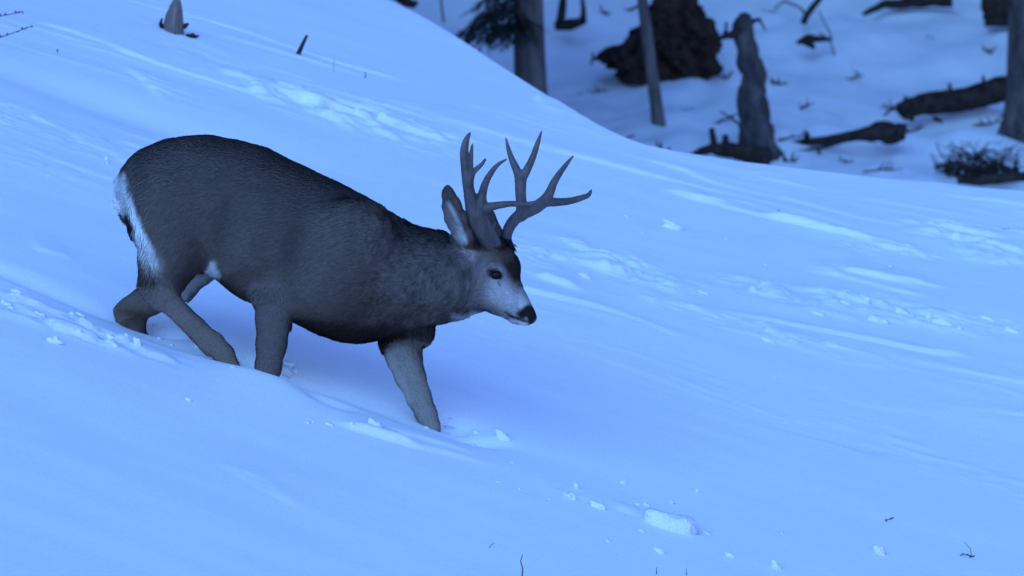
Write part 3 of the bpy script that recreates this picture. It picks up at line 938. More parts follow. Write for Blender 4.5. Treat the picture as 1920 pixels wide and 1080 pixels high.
# ------------------------------------------------------------------ wood in the hollow
BARK = material('grey_bark', (0.115, 0.095, 0.088), rough=0.9, var=(10, 0.45, 1.7), bump=(28, 1.0, 0.03), stretch=(1, 1, 0.25))
DARKWOOD = material('dark_wet_wood', (0.034, 0.025, 0.022), rough=0.95, spec=0.05, var=(14, 0.4, 1.9), bump=(30, 1.0, 0.02))
GREYWOOD = material('weathered_wood', (0.12, 0.10, 0.092), rough=0.9, var=(9, 0.5, 1.6), bump=(24, 1.0, 0.02), stretch=(1, 1, 0.3))
SNAGW = material('dark_snag_wood', (0.062, 0.052, 0.052), rough=0.95, spec=0.05, var=(12, 0.35, 2.2), bump=(30, 1.0, 0.03), stretch=(1, 1, 0.35))
EARTH = material('root_earth', (0.022, 0.014, 0.011), rough=1.0, spec=0.0, var=(7, 0.2, 4.5), bump=(12, 1.0, 0.08))
NEEDLE = material('conifer_needles', (0.030, 0.045, 0.034), rough=0.7, var=(3, 0.5, 1.5))
TWIG = material('dry_twig', (0.09, 0.065, 0.055), rough=0.9)

def tube(pts, rads, seg=10, wob=0.0, seed=0, cap=True):
    pts = np.array(pts, float); n = len(pts)
    rads = np.array(rads, float)
    T = np.gradient(pts, axis=0); T /= np.linalg.norm(T, axis=1, keepdims=True) + 1e-9
    ref = np.array([0, 0, 1.0]) if abs(T[0][2]) < 0.8 else np.array([1.0, 0, 0])
    V = []; F = []
    for i in range(n):
        a = np.cross(T[i], ref); a /= np.linalg.norm(a); b = np.cross(T[i], a)
        th = np.arange(seg) / seg * 2 * math.pi
        r = np.full(seg, rads[i])
        if wob:
            r = r * (1 + wob * fbm(np.cos(th) * 1.5 + i * 0.45, np.sin(th) * 1.5 + seed, seed=seed + 5, oct=3))
        V.append(pts[i] + np.outer(np.cos(th) * r, a) + np.outer(np.sin(th) * r, b))
    V = np.concatenate(V)
    for i in range(n - 1):
        for j in range(seg):
            F.append((i * seg + j, i * seg + (j + 1) % seg, (i + 1) * seg + (j + 1) % seg, (i + 1) * seg + j))
    if cap:
        c0 = len(V); V = np.vstack([V, pts[0], pts[-1]])
        for j in range(seg):
            F.append(((j + 1) % seg, j, c0, c0)); e = (n - 1) * seg
            F.append((e + j, e + (j + 1) % seg, c0 + 1, c0 + 1))
    return V, F

class MB:
    def __init__(self): self.V = []; self.F = []; self.n = 0
    def add(self, VF):
        V, F = VF
        self.V.append(np.array(V)); self.F += [[x + self.n for x in f] for f in F]; self.n += len(V)
        return self
    def build(self, name, mat, parent=None, origin=None, smooth=True):
        V = np.concatenate(self.V)
        o = np.array(origin if origin is not None else ((0, 0, 0) if parent is None else parent.location))
        me = bpy.data.meshes.new(name)
        F = []
        for f in self.F:
            g_ = list(dict.fromkeys(f))
            if len(g_) > 2: F.append(g_)
        me.from_pydata((V - o).tolist(), [], F)
        me.update()
        for q in me.polygons: q.use_smooth = smooth
        me.materials.append(mat)
        ob = bpy.data.objects.new(name, me); COL.objects.link(ob)
        if parent is not None: ob.parent = parent
        else: ob.location = o
        return ob

def curve_pts(p0, p1, n=8, wob=0.03, seed=0, sag=0):
    p0 = np.array(p0, float); p1 = np.array(p1, float)
    t = np.linspace(0, 1, n)[:, None]
    q = p0 * (1 - t) + p1 * t
    L = np.linalg.norm(p1 - p0)
    r = random.Random(seed)
    for k in range(3):
        o = np.array([fbm(t[:, 0] * 2.5 + seed * 3.1, t[:, 0] * 0 + k * 7.7, seed=seed + k, oct=2)]).T
        ax = np.zeros(3); ax[k] = 1
        q = q + o * ax * L * wob * np.sin(np.pi * np.clip(t, 0, 1)) ** 0.5
    q[:, 2] -= sag * (4 * t[:, 0] * (1 - t[:, 0]))
    return q

def needle_spray(mb, p0, d, L, rnd, dens=55, nl=0.045):
    """a twig with flat needles"""
    d = np.array(d) / np.linalg.norm(d)
    n = max(6, int(dens * L))
    for i in range(n):
        t = i / n
        b = p0 + d * L * t + np.array([0, 0, -0.15 * L * t * t])
        v = np.array([rnd.gauss(0, 1), rnd.gauss(0, 1), rnd.gauss(0, 0.7)])
        v = v / np.linalg.norm(v) * 0.8 + d * 0.6
        l = nl * (0.7 + 0.6 * rnd.random())
        sd = np.cross(v, [0.3, 0.2, 1]); sd /= np.linalg.norm(sd) + 1e-9
        w_ = 0.0095
        q = [b - sd * w_, b + sd * w_, b + v * l]
        mb.V.append(np.array(q)); mb.F.append([mb.n, mb.n + 1, mb.n + 2]); mb.n += 3

def bough(wood, leaf, p0, az, L, droop, rnd, dens=40, nl=0.05, r0=0.02):
    d = np.array([math.cos(az), math.sin(az), 0.0])
    m = 7
    pts = [p0 + d * L * t + np.array([0, 0, 0.10 * L * math.sin(t * 2.2) - droop * L * t * t]) for t in np.linspace(0, 1, m)]
    wood.add(tube(pts, np.linspace(r0, 0.004, m), 5))
    k = int(L * (24 if dens > 100 else 13))
    for i in range(k):
        t = 0.15 + 0.85 * (i + rnd.random()) / k
        b = np.array([np.interp(t, np.linspace(0, 1, m), [q[j] for q in pts]) for j in range(3)])
        sgn = 1 if i % 2 else -1
        a = az + sgn * (0.75 + 0.3 * rnd.random())
        l = (0.38 * L * (1.1 - t) + 0.10) * (0.7 + 0.5 * rnd.random())
        dd = np.array([math.cos(a), math.sin(a), -0.25 - 0.3 * rnd.random()])
        needle_spray(leaf, b, dd, l, rnd, dens, nl)

def base_pt(px, py):
    return hit(px, py, 24, 60)

def conifer(base, trunk_px_dir, r0, height, label, group='trees standing in the hollow', crown_from=2.0, seed=1, lean=(0, 0), lowb=(), mat=None, flare=1.5, nb=60, cr=1.9, dead=False):
    rnd = random.Random(seed)
    base = np.array(base, float)
    t = empty('pine_tree' if not dead else 'dead_tree', tuple(base))
    tag(t, label, 'tree', group)
    n = 26
    hs = np.concatenate([[-0.5, 0, .08, .18, .35, .6], np.linspace(0.9, height, n)])
    pts = [base + np.array([lean[0] * h + 0.02 * math.sin(h * 1.3 + seed), lean[1] * h, h]) for h in hs]
    rs = [r0 * (1 - 0.85 * max(h, 0) / height) * (1 + (flare - 1) * math.exp(-max(h, 0) / 0.16)) for h in hs]
    MB().add(tube(pts, rs, 18, 0.10, seed)).build('trunk', mat or BARK, t)
    wood, leaf = MB(), MB()
    if not dead:
        for i in range(nb):
            f = i / nb
            h = crown_from + (height - crown_from) * f
            L = cr * (1 - f) ** 0.8 + 0.25
            p0 = base + np.array([lean[0] * h, lean[1] * h, h])
            bough(wood, leaf, p0, rnd.random() * 6.283, L, 0.35, rnd, 22, 0.07)
        for (h, az, L, dr) in lowb:
            p0 = base + np.array([lean[0] * h, lean[1] * h, h])
            bough(wood, leaf, p0, az, L, dr, rnd, 110, 0.05, 0.012)
        wood.build('branches', DARKWOOD, t)
        leaf.build('crown', NEEDLE, t, smooth=False)
    return t

print('ground pts', [np.round(base_pt(a, b), 2) for a, b in ((1240, 236), (1420, 296), (1895, 264), (1700, 215), (1230, 160), (1050, 52))])

b1 = base_pt(1240, 236)
yT = b1[1] - 0.3
pT = P(995, 60, yT); gT = ground(np.array([pT[0]]), np.array([yT]))[0]
hT = pT[2] - gT
conifer((pT[0] + 0.01, yT, gT), None, 0.135, 11, 'thick grey trunk with a dark needled bough, rising behind the snow crest', crown_from=hT + 1.1, seed=3, lean=(-0.012, 0),
        lowb=[(hT - 0.02, -1.9, 0.42, 0.25), (hT + 0.06, -2.4, 0.50, 0.30), (hT + 0.10, math.pi + 0.3, 0.60, 0.30), (hT + 0.14, -2.1, 0.5, 0.45), (hT + 0.22, math.pi + 0.2, 0.5, 0.6), (hT + 0.05, math.pi + 0.1, 0.55, 0.35), (hT + 0.02, math.pi + 0.6, 0.50, 0.35), (hT + 0.20, math.pi, 0.58, 0.45), (hT + 0.28, -2.6, 0.62, 0.75), (hT + 0.1, -1.7, 0.40, 0.55), (hT + 0.16, math.pi + 0.35, 0.60, 0.50), (hT + 0.32, math.pi - 0.3, 0.50, 0.35), (hT + 0.40, math.pi + 0.9, 0.62, 0.55), (hT + 0.06, -1.9, 0.35, 0.5), (hT + 0.24, math.pi + 0.5, 0.40, 0.2),(hT + 0.1, -2.3, 0.40, 0.65)], flare=1.2)
# leaning pole
conifer(b1, None, 0.052, 7, 'thin bare grey stem leaning left in front of the dark root mound', seed=5, lean=(-0.155, 0.05), dead=True, flare=1.15, mat=GREYWOOD)
# thick trunk at the right edge
b3 = base_pt(1912, 264)
conifer((b3[0] + 0.02, b3[1], b3[2]), None, 0.155, 12, 'thick flared trunk cut off by the right edge of the view', crown_from=2.6, seed=8, lean=(0.012, 0), flare=1.65, mat=SNAGW)

# broken snag
def thing_mesh(name, mb, mat, base, label, cat, group=None):
    o = mb.build(name, mat, None, origin=tuple(base))
    tag(o, label, cat, group)
    return o
def at(px, py, y): return P(px, py, y)
b2 = base_pt(1422, 292)
yy2 = b2[1]
sn = empty('broken_snag', tuple(b2)); tag(sn, 'weathered broken snag with a hooked top, standing behind the crest', 'tree stump')
pts = [at(a, b, yy2) for a, b in ((1426, 330), (1424, 296), (1422, 275), (1416, 240), (1414, 210), (1410, 180), (1412, 160), (1416, 140), (1406, 115), (1404, 95), (1395, 75), (1392, 55), (1398, 40), (1410, 36))]
ps = 16.0 / (DIST + yy2) * S
rs = [r / ps for r in (50, 44, 34, 29, 26, 25, 22, 25, 25, 19, 17, 19, 17, 10)]
tt = np.linspace(0, 1, 44); t0 = np.linspace(0, 1, len(pts)); pts = np.stack([np.interp(tt, t0, np.array(pts)[:, k]) for k in range(3)], 1)
MB().add(tube(pts, np.interp(tt, t0, rs), 22, 0.42, 12)).build('stem', SNAGW, sn)
br = MB()
br.add(tube([at(1398, 60, yy2), at(1385, 58, yy2 - .05), at(1370, 66, yy2 - .1), at(1360, 64, yy2 - .1), at(1362, 42, yy2 - .1)], [x / ps for x in (10, 9, 8, 7, 4)], 8, 0.3, 2))
br.add(tube([at(1372, 66, yy2 - .1), at(1355, 70, yy2 - .1), at(1338, 76, yy2 - .1)], [x / ps for x in (7, 5, 3)], 7, 0.3, 2))
br.build('branch', DARKWOOD, sn)
br = MB()
br.add(tube([at(1405, 42, yy2), at(1424, 36, yy2), at(1436, 58, yy2 - .1)], [x / ps for x in (7, 3.5, 1.2)], 6, 0.2, 3))
br.build('branch', DARKWOOD, sn)
# snow lodged on the snag
def blob(c, rx, ry, rz, seed=0, rough=0.18, seg=14):
    import bmesh
    bm = bmesh.new(); bmesh.ops.create_icosphere(bm, subdivisions=5, radius=1)
    V = np.array([v.co[:] for v in bm.verts]); F = [[v.index for v in f.verts] for f in bm.faces]; bm.free()
    n = fbm(V[:, 0] * 1.6 + seed * 3.3, V[:, 1] * 1.6, V[:, 2] * 1.6, seed=seed, oct=3) + 0.35 * fbm(V[:, 0] * 7, V[:, 1] * 7, V[:, 2] * 7, seed=seed + 9, oct=3)
    V = V * (1 + rough * 2 * n)[:, None] * np.array([rx, ry, rz]) + np.array(c)
    return V, F
pc = at(1448, 92, yy2 + .25)
gz = ground(np.array([pc[0]]), np.array([pc[1]]))[0]

# dark root mound with soil
br0 = base_pt(1235, 160)
yr = br0[1] + 0.35
psr = 16.0 / (DIST + yr) * S * 0.94
rm = empty('root_mound', tuple(br0)); tag(rm, 'big dark upturned root mound of bare earth behind the leaning stem', 'root mound')
e = MB()
for i, (a, b, rx, rz) in enumerate(((1240, 112, 80, 52), (1182, 110, 50, 24), (1292, 98, 56, 54), (1262, 45, 52, 60), (1268, 0, 36, 60), (1266, -60, 30, 60), (1230, 84, 42, 36), (1322, 82, 30, 32), (1146, 108, 26, 14), (1238, 140, 66, 28), (1290, 60, 48, 50))):
    c = at(a, b, yr + 0.1 * (i % 3))
    e.add(blob(c, rx / psr, 0.28, rz / psr, seed=i + 3, rough=0.22))
e.build('earth', EARTH, rm)
rts = MB(); rnd = random.Random(3)
for (a, b, c, d_, r) in ((1300, 60, 1345, 70, 5), (1320, 110, 1338, 118, 4), (1130, 112, 1112, 110, 3), (1112, 112, 1108, 122, 2.5), (1112, 110, 1112, 98, 2.5), (1250, 35, 1228, 26, 5), (1300, 85, 1335, 100, 5), (1180, 90, 1160, 100, 5), (1285, 20, 1305, 60, 6), (1240, 60, 1200, 110, 6), (1260, 60, 1262, 120, 6), (1240, 90, 1290, 140, 5)):
    rts = MB(); rts.add(tube(curve_pts(at(a, b, yr - .3), at(c, d_, yr - .35), 6, 0.08, rnd.randint(0, 99)), np.linspace(r / psr, r * 0.5 / psr, 6), 7, 0.2, 1)); rts.build('root', DARKWOOD, rm)

def log(name, pts, rads, label, mat=DARKWOOD, stubs=(), cat='log', group=None, wob=0.22, seed=0):
    y0 = pts[0][2]
    P3 = [at(q[0], q[1], q[2] - .35) for q in pts]
    o = empty(name, tuple(P3[len(P3) // 2])); tag(o, label, cat, group)
    # dense path
    pp = np.array(P3); t = np.linspace(0, len(pp) - 1, 26)
    pth = np.stack([np.interp(t, np.arange(len(pp)), pp[:, k]) for k in range(3)], 1)
    rr = np.interp(t, np.arange(len(pp)), np.array(rads)) / (16.0 / (DIST + y0) * S)
    pth[:, 2] += 0.012 * fbm(t * 2.1, t * 0 + seed, seed=seed, oct=2)
    MB().add(tube(pth, rr, 14, wob, seed)).build('stem', mat, o)
    for i, st in enumerate(stubs):
        q = [at(s[0], s[1], s[2] - .35) for s in st]; r = [s[3] / (16.0 / (DIST + y0) * S) for s in st]
        MB().add(tube(q, r, 7, 0.2, seed + i)).build('branch_stub', mat, o)
    return o
yl = base_pt(1790, 215)[1] + .1
log('fallen_log', [(1692, 208, yl - .1), (1720, 198, yl), (1800, 188, yl + .1), (1895, 166, yl + .3)], [17, 20, 23, 26], 'thick dark fallen log reaching the trunk at the right edge',
    stubs=[[(1700, 200, yl, 6), (1697, 180, yl, 3)], [(1783, 178, yl, 5), (1780, 156, yl, 3)], [(1845, 165, yl, 5), (1843, 142, yl, 3)], [(1700, 215, yl - .1, 9), (1712, 224, yl - .15, 5)], [(1688, 205, yl - .1, 4), (1672, 204, yl - .1, 3), (1658, 216, yl - .15, 2)], [(1752, 222, yl - .4, 5), (1766, 228, yl - .45, 3)]], seed=2, wob=.22)
yl2 = base_pt(1600, 268)[1]
log('fallen_log', [(1468, 272, yl2), (1540, 262, yl2), (1620, 254, yl2), (1660, 248, yl2), (1698, 246, yl2)], [4, 8, 12, 22, 15], 'thin dark log ending in a knotted root, between the snag and the thick log',
    stubs=[[(1513, 262, yl2, 7), (1512, 246, yl2, 4)], [(1632, 250, yl2, 8), (1632, 236, yl2, 6)], [(1600, 258, yl2, 4), (1545, 276, yl2 - .1, 3.5), (1490, 284, yl2 - .2, 1.5)], [(1535, 276, yl2 - .1, 4), (1536, 290, yl2 - .1, 3)], [(1468, 272, yl2, 3), (1440, 278, yl2, 3), (1412, 268, yl2 - .1, 1.5)]], seed=4, wob=.35)
yl3 = base_pt(1360, 292)[1] - .1
log('fallen_log', [(1290, 292, yl3), (1330, 280, yl3), (1380, 284, yl3), (1440, 296, yl3 + .1)], [4, 10, 17, 18], 'dark rotten log at the foot of the hooked snag',
    stubs=[[(1340, 276, yl3, 7), (1334, 240, yl3, 5)], [(1360, 274, yl3, 9), (1360, 252, yl3, 5)], [(1390, 250, yl3, 3), (1386, 232, yl3, 3), (1365, 218, yl3, 2), (1350, 208, yl3, 1.2)]], seed=6, wob=.35)
yl4 = base_pt(1520, 88)[1]
log('root_stub', [(1494, 80, yl4), (1515, 72, yl4), (1560, 72, yl4)], [4, 9, 3], 'small dark dead stub poking from the middle of the far snow bank', cat='stub',
    stubs=[[(1510, 78, yl4 - .05, 8), (1528, 90, yl4 - .05, 4)], [(1535, 60, yl4, 1.3), (1556, 75, yl4, 1.6), (1564, 100, yl4, 1.6), (1557, 122, yl4 - .05, 1.2)], [(1535, 20, yl4, 1.2), (1560, 70, yl4, 1.5)]], seed=7)
yl5 = base_pt(1508, 44)[1]
log('dead_branch', [(1505, 44, yl5), (1518, 22, yl5), (1545, -14, yl5)], [6, 6, 5], 'short dark branch sticking up at the top of the view', cat='branch', seed=9, stubs=[[(1512, 30, yl5, 3), (1500, 14, yl5, 2), (1470, 2, yl5, 2), (1452, 16, yl5, 1.5)]])
yl6 = base_pt(1640, 24)[1]
log('dead_log', [(1618, 26, yl6), (1660, 8, yl6), (1720, 2, yl6), (1785, 0, yl6)], [4, 8, 12, 14], 'dark log lying along the top of the far snow bank', cat='log', seed=11)
yl7 = base_pt(1868, 46)[1]
log('dead_stump', [(1868, 50, yl7), (1868, 20, yl7), (1866, -40, yl7)], [22, 26, 24], 'squat dark stump beside the top of the thick right trunk', cat='stump', seed=12)
yl8 = base_pt(1068, 52)[1]
tw = log('twin_stump', [(1048, 52, yl8), (1052, 30, yl8), (1060, -30, yl8)], [9, 8, 6], 'small dark forked stump to the right of the thick grey trunk', cat='stump', seed=13,
    stubs=[[(1042, 48, yl8, 9), (1070, 46, yl8 - .05, 11), (1094, 40, yl8, 7)], [(1092, 44, yl8, 8), (1094, 20, yl8, 5), (1090, -20, yl8, 3)]])
y9 = P(760, 10, 22)[1]
log('dead_log', [(735, -8, 19.0), (760, 4, 19.0), (782, 10, 19.0)], [5, 10, 6], 'dark log end peeking over the crest at the top of the view', cat='log', seed=14)
yq = base_pt(1100, 118)[1]
log('thin_sapling', [(832, 40, 20.0), (828, 10, 20.0), (820, -60, 20.0)], [2.2, 2, 1.6], 'thin grey sapling just above the crest, left of the bough', cat='sapling', seed=15, mat=GREYWOOD)

def shade_forest():  # out-of-view trees, added to block sun and sky over the far snow
    r = np.random.default_rng(12)
    Vs, Fs, Wv = [], [], MB()
    n0 = 0
    spots = [(-2.2, 12.5, 9), (-4.2, 14.0, 11), (-3.4, 10.6, 8), (-6.5, 12.0, 11), (-6.0, 17.0, 12), (-3.2, 17.5, 10), (-2.0, 15.0, 9.5), (-5.0, 9.0, 8.5), (-8.5, 8.0, 10), (-8.5, 15.0, 12), (-4.5, 21.0, 12),
             (-3.0, 27, 12), (0.5, 29.5, 12), (4.0, 28.5, 12), (7.0, 29, 12), (6.8, 24.0, 12), (8.0, 19.0, 12), (-6.5, 26, 12), (2.5, 33, 14), (-2, 34, 14), (7, 34, 14), (11, 28, 13), (-10, 30, 14), (11, 21, 12), (-10, 22, 13)]
    for (x, y, hgt) in spots:
        z = float(ground(np.array([x]), np.array([y]))[0])
        Wv.add(tube([(x, y, z - .4), (x, y, z + hgt * .5), (x, y, z + hgt)], [.17, .11, .02], 8, .1, 1))
        m = 8000
        lo = max(2.3, 2.9 - z) if y < 26 else 2.6 + 0.05 * (y - 26)
        f = r.random(m) ** 1.35
        h = lo + (hgt - lo) * f
        R_ = (2.1 * (1 - f) ** 0.8 + .15) * np.sqrt(r.random(m)) * (0.75 + 0.25 * np.sin(h * 9))
        a = r.random(m) * 6.283
        c = np.stack([x + R_ * np.cos(a), y + R_ * np.sin(a), z + h - R_ * 0.3], 1)
        d1 = r.normal(0, 1, (m, 3)) * [1, 1, .35]; d2 = r.normal(0, 1, (m, 3)) * [1, 1, .35]
        s_ = (0.10 + 0.12 * r.random((m, 1)))
        t = np.stack([c - d1 * s_ * .6, c + d1 * s_ * .6, c + d2 * s_], 1).reshape(-1, 3)
        Vs.append(t); Fs.append(np.arange(3 * m).reshape(-1, 3) + n0); n0 += 3 * m
    ob = mesh_np('shade_forest', np.concatenate(Vs), np.concatenate(Fs), NEEDLE, smooth=False)
    tag(ob, 'unseen dense conifers added to shade the hollow', 'shade_forest', kind='stuff')
    tk = Wv.build('shade_forest_trunks', BARK, ob, origin=(0, 0, 0)); tk['kind'] = 'stuff'
shade_forest()

# dead brush at the right
def brush(px0, py0, px1, py1, y, label, n, seed, name='dead_brush', rpx=2.2, cat='brush'):
    r = random.Random(seed); mb = MB()
    k = (DIST + y) / 16.0 / S
    root = at((px0 + px1) / 2, py1, y)
    for i in range(n):
        a = at(px0 + (px1 - px0) * (0.12 + 0.76 * r.random()), py1 - (py1 - py0) * 0.25 * r.random(), y + r.uniform(-.15, .15))
        b = at(px0 + (px1 - px0) * r.random(), py0 + (py1 - py0) * r.random() ** 1.2 * 0.9, y + r.uniform(-.3, .3))
        q = curve_pts(a, b, 6, 0.35, r.randint(0, 999))
        mb.add(tube(q, np.linspace(rpx * (0.6 + r.random()) * k, 0.5 * k, 6), 5, 0.2, i))
    o = mb.build(name, DARKWOOD, None, origin=tuple(root))
    tag(o, label, cat)
    return o
yb = base_pt(1840, 345)[1]
brush(1748, 262, 1935, 335, yb, 'dead twiggy brush at the foot of the flared right trunk', 95, 5, rpx=1.6)
log('fallen_log', [(1795, 342, yb - .2), (1840, 337, yb - .2), (1940, 330, yb - .2)], [5, 10, 9], 'dark log under the dead brush, half buried in snow', cat='log', seed=21, stubs=[[(1752, 313, yb - .2, 4), (1790, 305, yb - .2, 5), (1830, 315, yb - .2, 4)]])

# small dark bits on the far snow
for i, (a, b, lb) in enumerate(((1357, 150, 'small dark twig tip on the snow left of the snag'), (1462, 160, 'small dark twig tip on the snow right of the snag'), (1130, 26, 'small dark twig tip on the snow above the root mound'), (1855, 100, 'small dark twig tip on the snow left of the flared trunk'), (1245, 284, 'dark twig end on the crest below the leaning stem'), (1480, 306, 'dark twig end just beyond the crest, below the thin log'))):
    q = base_pt(a, b)
    mb = MB()
    r = random.Random(i)
    for j in range(5):
        mb.add(tube(curve_pts(q + np.array([r.uniform(-.03, .03), 0, -.02]), q + np.array([r.uniform(-.09, .09), r.uniform(-.05, .05), r.uniform(.01, .09)]), 4, .1, j), [.012, .01, .008, .003], 5))
    thing_mesh('twig', mb, DARKWOOD, q, lb, 'twig')

rb_ = random.Random(44)
for i, (a, b, ln_, an, lb) in enumerate((
    (1100, 175, 40, 10, 'thin dark branch lying on the snow between the thick trunk and the leaning stem'),
    (1150, 262, 50, 8, 'thin branch half buried just beyond the crest, left of the leaning stem'),
    (1300, 205, 70, -8, 'long thin branch on the snow between the leaning stem and the snag'),
    (1590, 148, 30, 25, 'short dark branch in the middle of the far snow bank'),
    (1450, 345, 46, 12, 'dark branch end lying on the crest below the thin log') if False else (1500, 205, 34, 35, 'short dark branch between the snag and the thick log'),
    (1462, 262, 60, 14, 'thin branch running from the foot of the snag to the thin log'),
    (1560, 300, 44, -6, 'thin branch in the snow just under the thin log'),
    (1700, 250, 40, 30, 'thin branch propped on the knotted end of the thin log'),
    (1350, 232, 50, 40, 'bent thin branch leaning left of the foot of the snag'),
    (1650, 205, 34, 20, 'short thin branch at the blunt end of the thick log'),
    (1840, 235, 44, 10, 'thin branch on the snow under the thick log, left of the flared trunk'),
    (1740, 75, 40, -14, 'thin dark branch on the far bank under the topmost log'),
    (1180, 20, 44, 30, 'thin dark branch above the root mound at the top of the view'),
    (1640, 318, 50, 6, 'thin branch half buried just beyond the crest, left of the brush'),
    (1400, 12, 60, -20, 'thin dark branch at the top of the view above the hooked snag'))):
    q = base_pt(a, b); k = (DIST + q[1]) / 16 / S
    mb = MB(); c, sn_ = math.cos(R(an)), math.sin(R(an))
    e1 = q + np.array([ln_ * k * c, rb_.uniform(-.2, .2), ln_ * k * sn_ * .6]); e0 = q - np.array([ln_ * k * c * .4, 0, 0.02])
    pth = curve_pts(e0, e1, 8, .12, i + 70)
    mb.add(tube(pth, np.linspace(3.2 * k, 1.0 * k, 8), 6, .2, i))
    for j in (2, 4, 5):
        mb.add(tube(curve_pts(pth[j], pth[j] + np.array([rb_.uniform(-12, 18) * k, rb_.uniform(-.1, .1), rb_.uniform(6, 20) * k]), 5, .1, i + j), np.linspace(1.8 * k, .6 * k, 5), 5))
    thing_mesh('fallen_branch', mb, DARKWOOD, q, lb, 'branch')

# ------------------------------------------------------------------ near slope: stump, sticks, twigs, grass
OLDWOOD = material('old_stump_wood', (0.16, 0.125, 0.11), rough=0.85, var=(24, 0.35, 1.6), bump=(60, 1.0, 0.01), stretch=(3, 3, 0.3))
sp = hit(326, 62)
ys = sp[1]; kk = (DIST + ys) / 16 / S
st = empty('broken_stump', tuple(sp)); tag(st, 'pointed splintered grey stump at the top left of the slope', 'stump')
pts = [P(a, b, ys) for a, b in ((325, 80), (325, 62), (325, 45), (327, 28), (330, 12), (332, 0), (333, -8))]
MB().add(tube(pts, [x * kk for x in (20, 17, 17, 15, 11, 6, 1.5)], 18, 0.35, 3)).build('trunk', OLDWOOD, st)
MB().add(tube([P(306, 56, ys + .02), P(301, 44, ys), P(304, 34, ys)], [x * kk for x in (5, 4, 1.5)], 7, .3, 1)).build('splinter', DARKWOOD, st)
MB().add(tube([P(338, 52, ys + .02), P(348, 48, ys), P(354, 44, ys)], [x * kk for x in (6, 5, 1.5)], 7, .3, 2)).build('splinter', DARKWOOD, st)
q = hit(360, 72); yk = q[1]
mb = MB().add(blob(P(358, 68, yk), 11 * kk, .02, 5 * kk, 5, .3)).add(tube([P(366, 68, yk), P(374, 67, yk)], [3 * kk, 1 * kk], 6))
thing_mesh('wood_scrap', mb, DARKWOOD, q, 'small dark wood scrap lying right of the pointed stump', 'wood scrap')
q = hit(560, 103); yk = q[1]
mb = MB().add(tube([P(556, 116, yk), P(560, 100, yk), P(568, 82, yk), P(576, 66, yk)], [x * kk for x in (4, 4.5, 3.6, 2.6)], 8, .3, 2))
thing_mesh('stick', mb, DARKWOOD, q, 'short dark stick poking out of the snow right of the pointed stump', 'stick')

def grass_stem(pxs, label, rpx=1.0, name='grass_stem', cat='grass stem', seeds=0, mat=TWIG):
    q = hit(*pxs[0]); yk = q[1]; k = (DIST + yk) / 16 / S
    mb = MB()
    pp = [q + np.array([0, 0, -.02])] + [P(a, b, yk - 0.01) for a, b in pxs[1:]]
    mb.add(tube(pp, np.linspace(rpx, rpx * .5, len(pp)) * k, 5))
    r = random.Random(len(label))
    for i in range(seeds):
        t = r.random(); j = min(int(t * (len(pp) - 1)), len(pp) - 2); f = t * (len(pp) - 1) - j
        c = pp[j] * (1 - f) + pp[j + 1] * f
        dv = np.array([r.uniform(-1, 1), r.uniform(-.6, .6), r.uniform(-.5, .8)]) * 7 * k
        mb.add(tube([c, c + dv * .5, c + dv], [1.6 * k, 1.6 * k, .4 * k], 5))
    return thing_mesh(name, mb, mat, q, label, cat)
grass_stem([(-30, 80), (0, 70), (30, 60), (62, 48)], 'seeded grass head arching in at the left edge, lower of the pair', 1.3, seeds=26)
grass_stem([(-30, 40), (0, 30), (22, 26), (44, 22)], 'seeded grass head arching in at the left edge, upper of the pair', 1.2, seeds=22)
grass_stem([(96, 17), (86, 15), (76, 12)], 'faint grass tip left of the pointed stump at the top edge', 1.0, seeds=4)
grass_stem([(978, 1092), (980, 1066), (976, 1052), (980, 1040)], 'upright bare twig cut by the bottom edge', 1.6, name='twig', cat='twig')
grass_stem([(1231, 1076), (1231, 1064)], 'short dark twig tip at the bottom edge, left of two', 1.2, name='twig', cat='twig')
grass_stem([(1288, 1082), (1287, 1066)], 'short dark twig tip at the bottom edge, right of two', 1.0, name='twig', cat='twig')
grass_stem([(914, 1026), (920, 1022), (927, 1019)], 'tiny dark twig lying left of the upright bare twig', 1.0, name='twig', cat='twig')
grass_stem([(1656, 978), (1663, 975), (1672, 972)], 'tiny dark twig on bare snow near the lower right', 1.1, seeds=3, name='twig', cat='twig')
grass_stem([(1822, 1044), (1820, 1030), (1808, 1016)], 'curled dry grass tuft in the lower right corner', 0.9, seeds=0)
grass_stem([(1792, 1040), (1806, 1038), (1824, 1044)], 'flattened dry grass blades under the curled tuft', 1.0, seeds=12)
grass_stem([(60, 478), (70, 488), (84, 491)], 'small dark twig on the snow left of the white rump', 1.1, seeds=2, name='twig', cat='twig')
grass_stem([(682, 146), (686, 139), (684, 134)], 'tiny dark twig on the snow left of the crest', 1.2, seeds=3, name='twig', cat='twig')
grass_stem([(108, 100), (108, 95)], 'tiny dark speck of twig under the seeded grass', 1.2, seeds=1, name='twig', cat='twig')
grass_stem([(624, 136), (626, 120), (627, 104)], 'faint upright grass stem right of the dark stick', 0.5)
grass_stem([(1880, 430), (1892, 428)], 'faint twig lying near the right edge of the slope', 0.8, name='twig', cat='twig', seeds=2)
grass_stem([(1448, 392), (1462, 393)], 'faint dark twig beside the long pale streak', 0.9, name='twig', cat='twig', seeds=2)

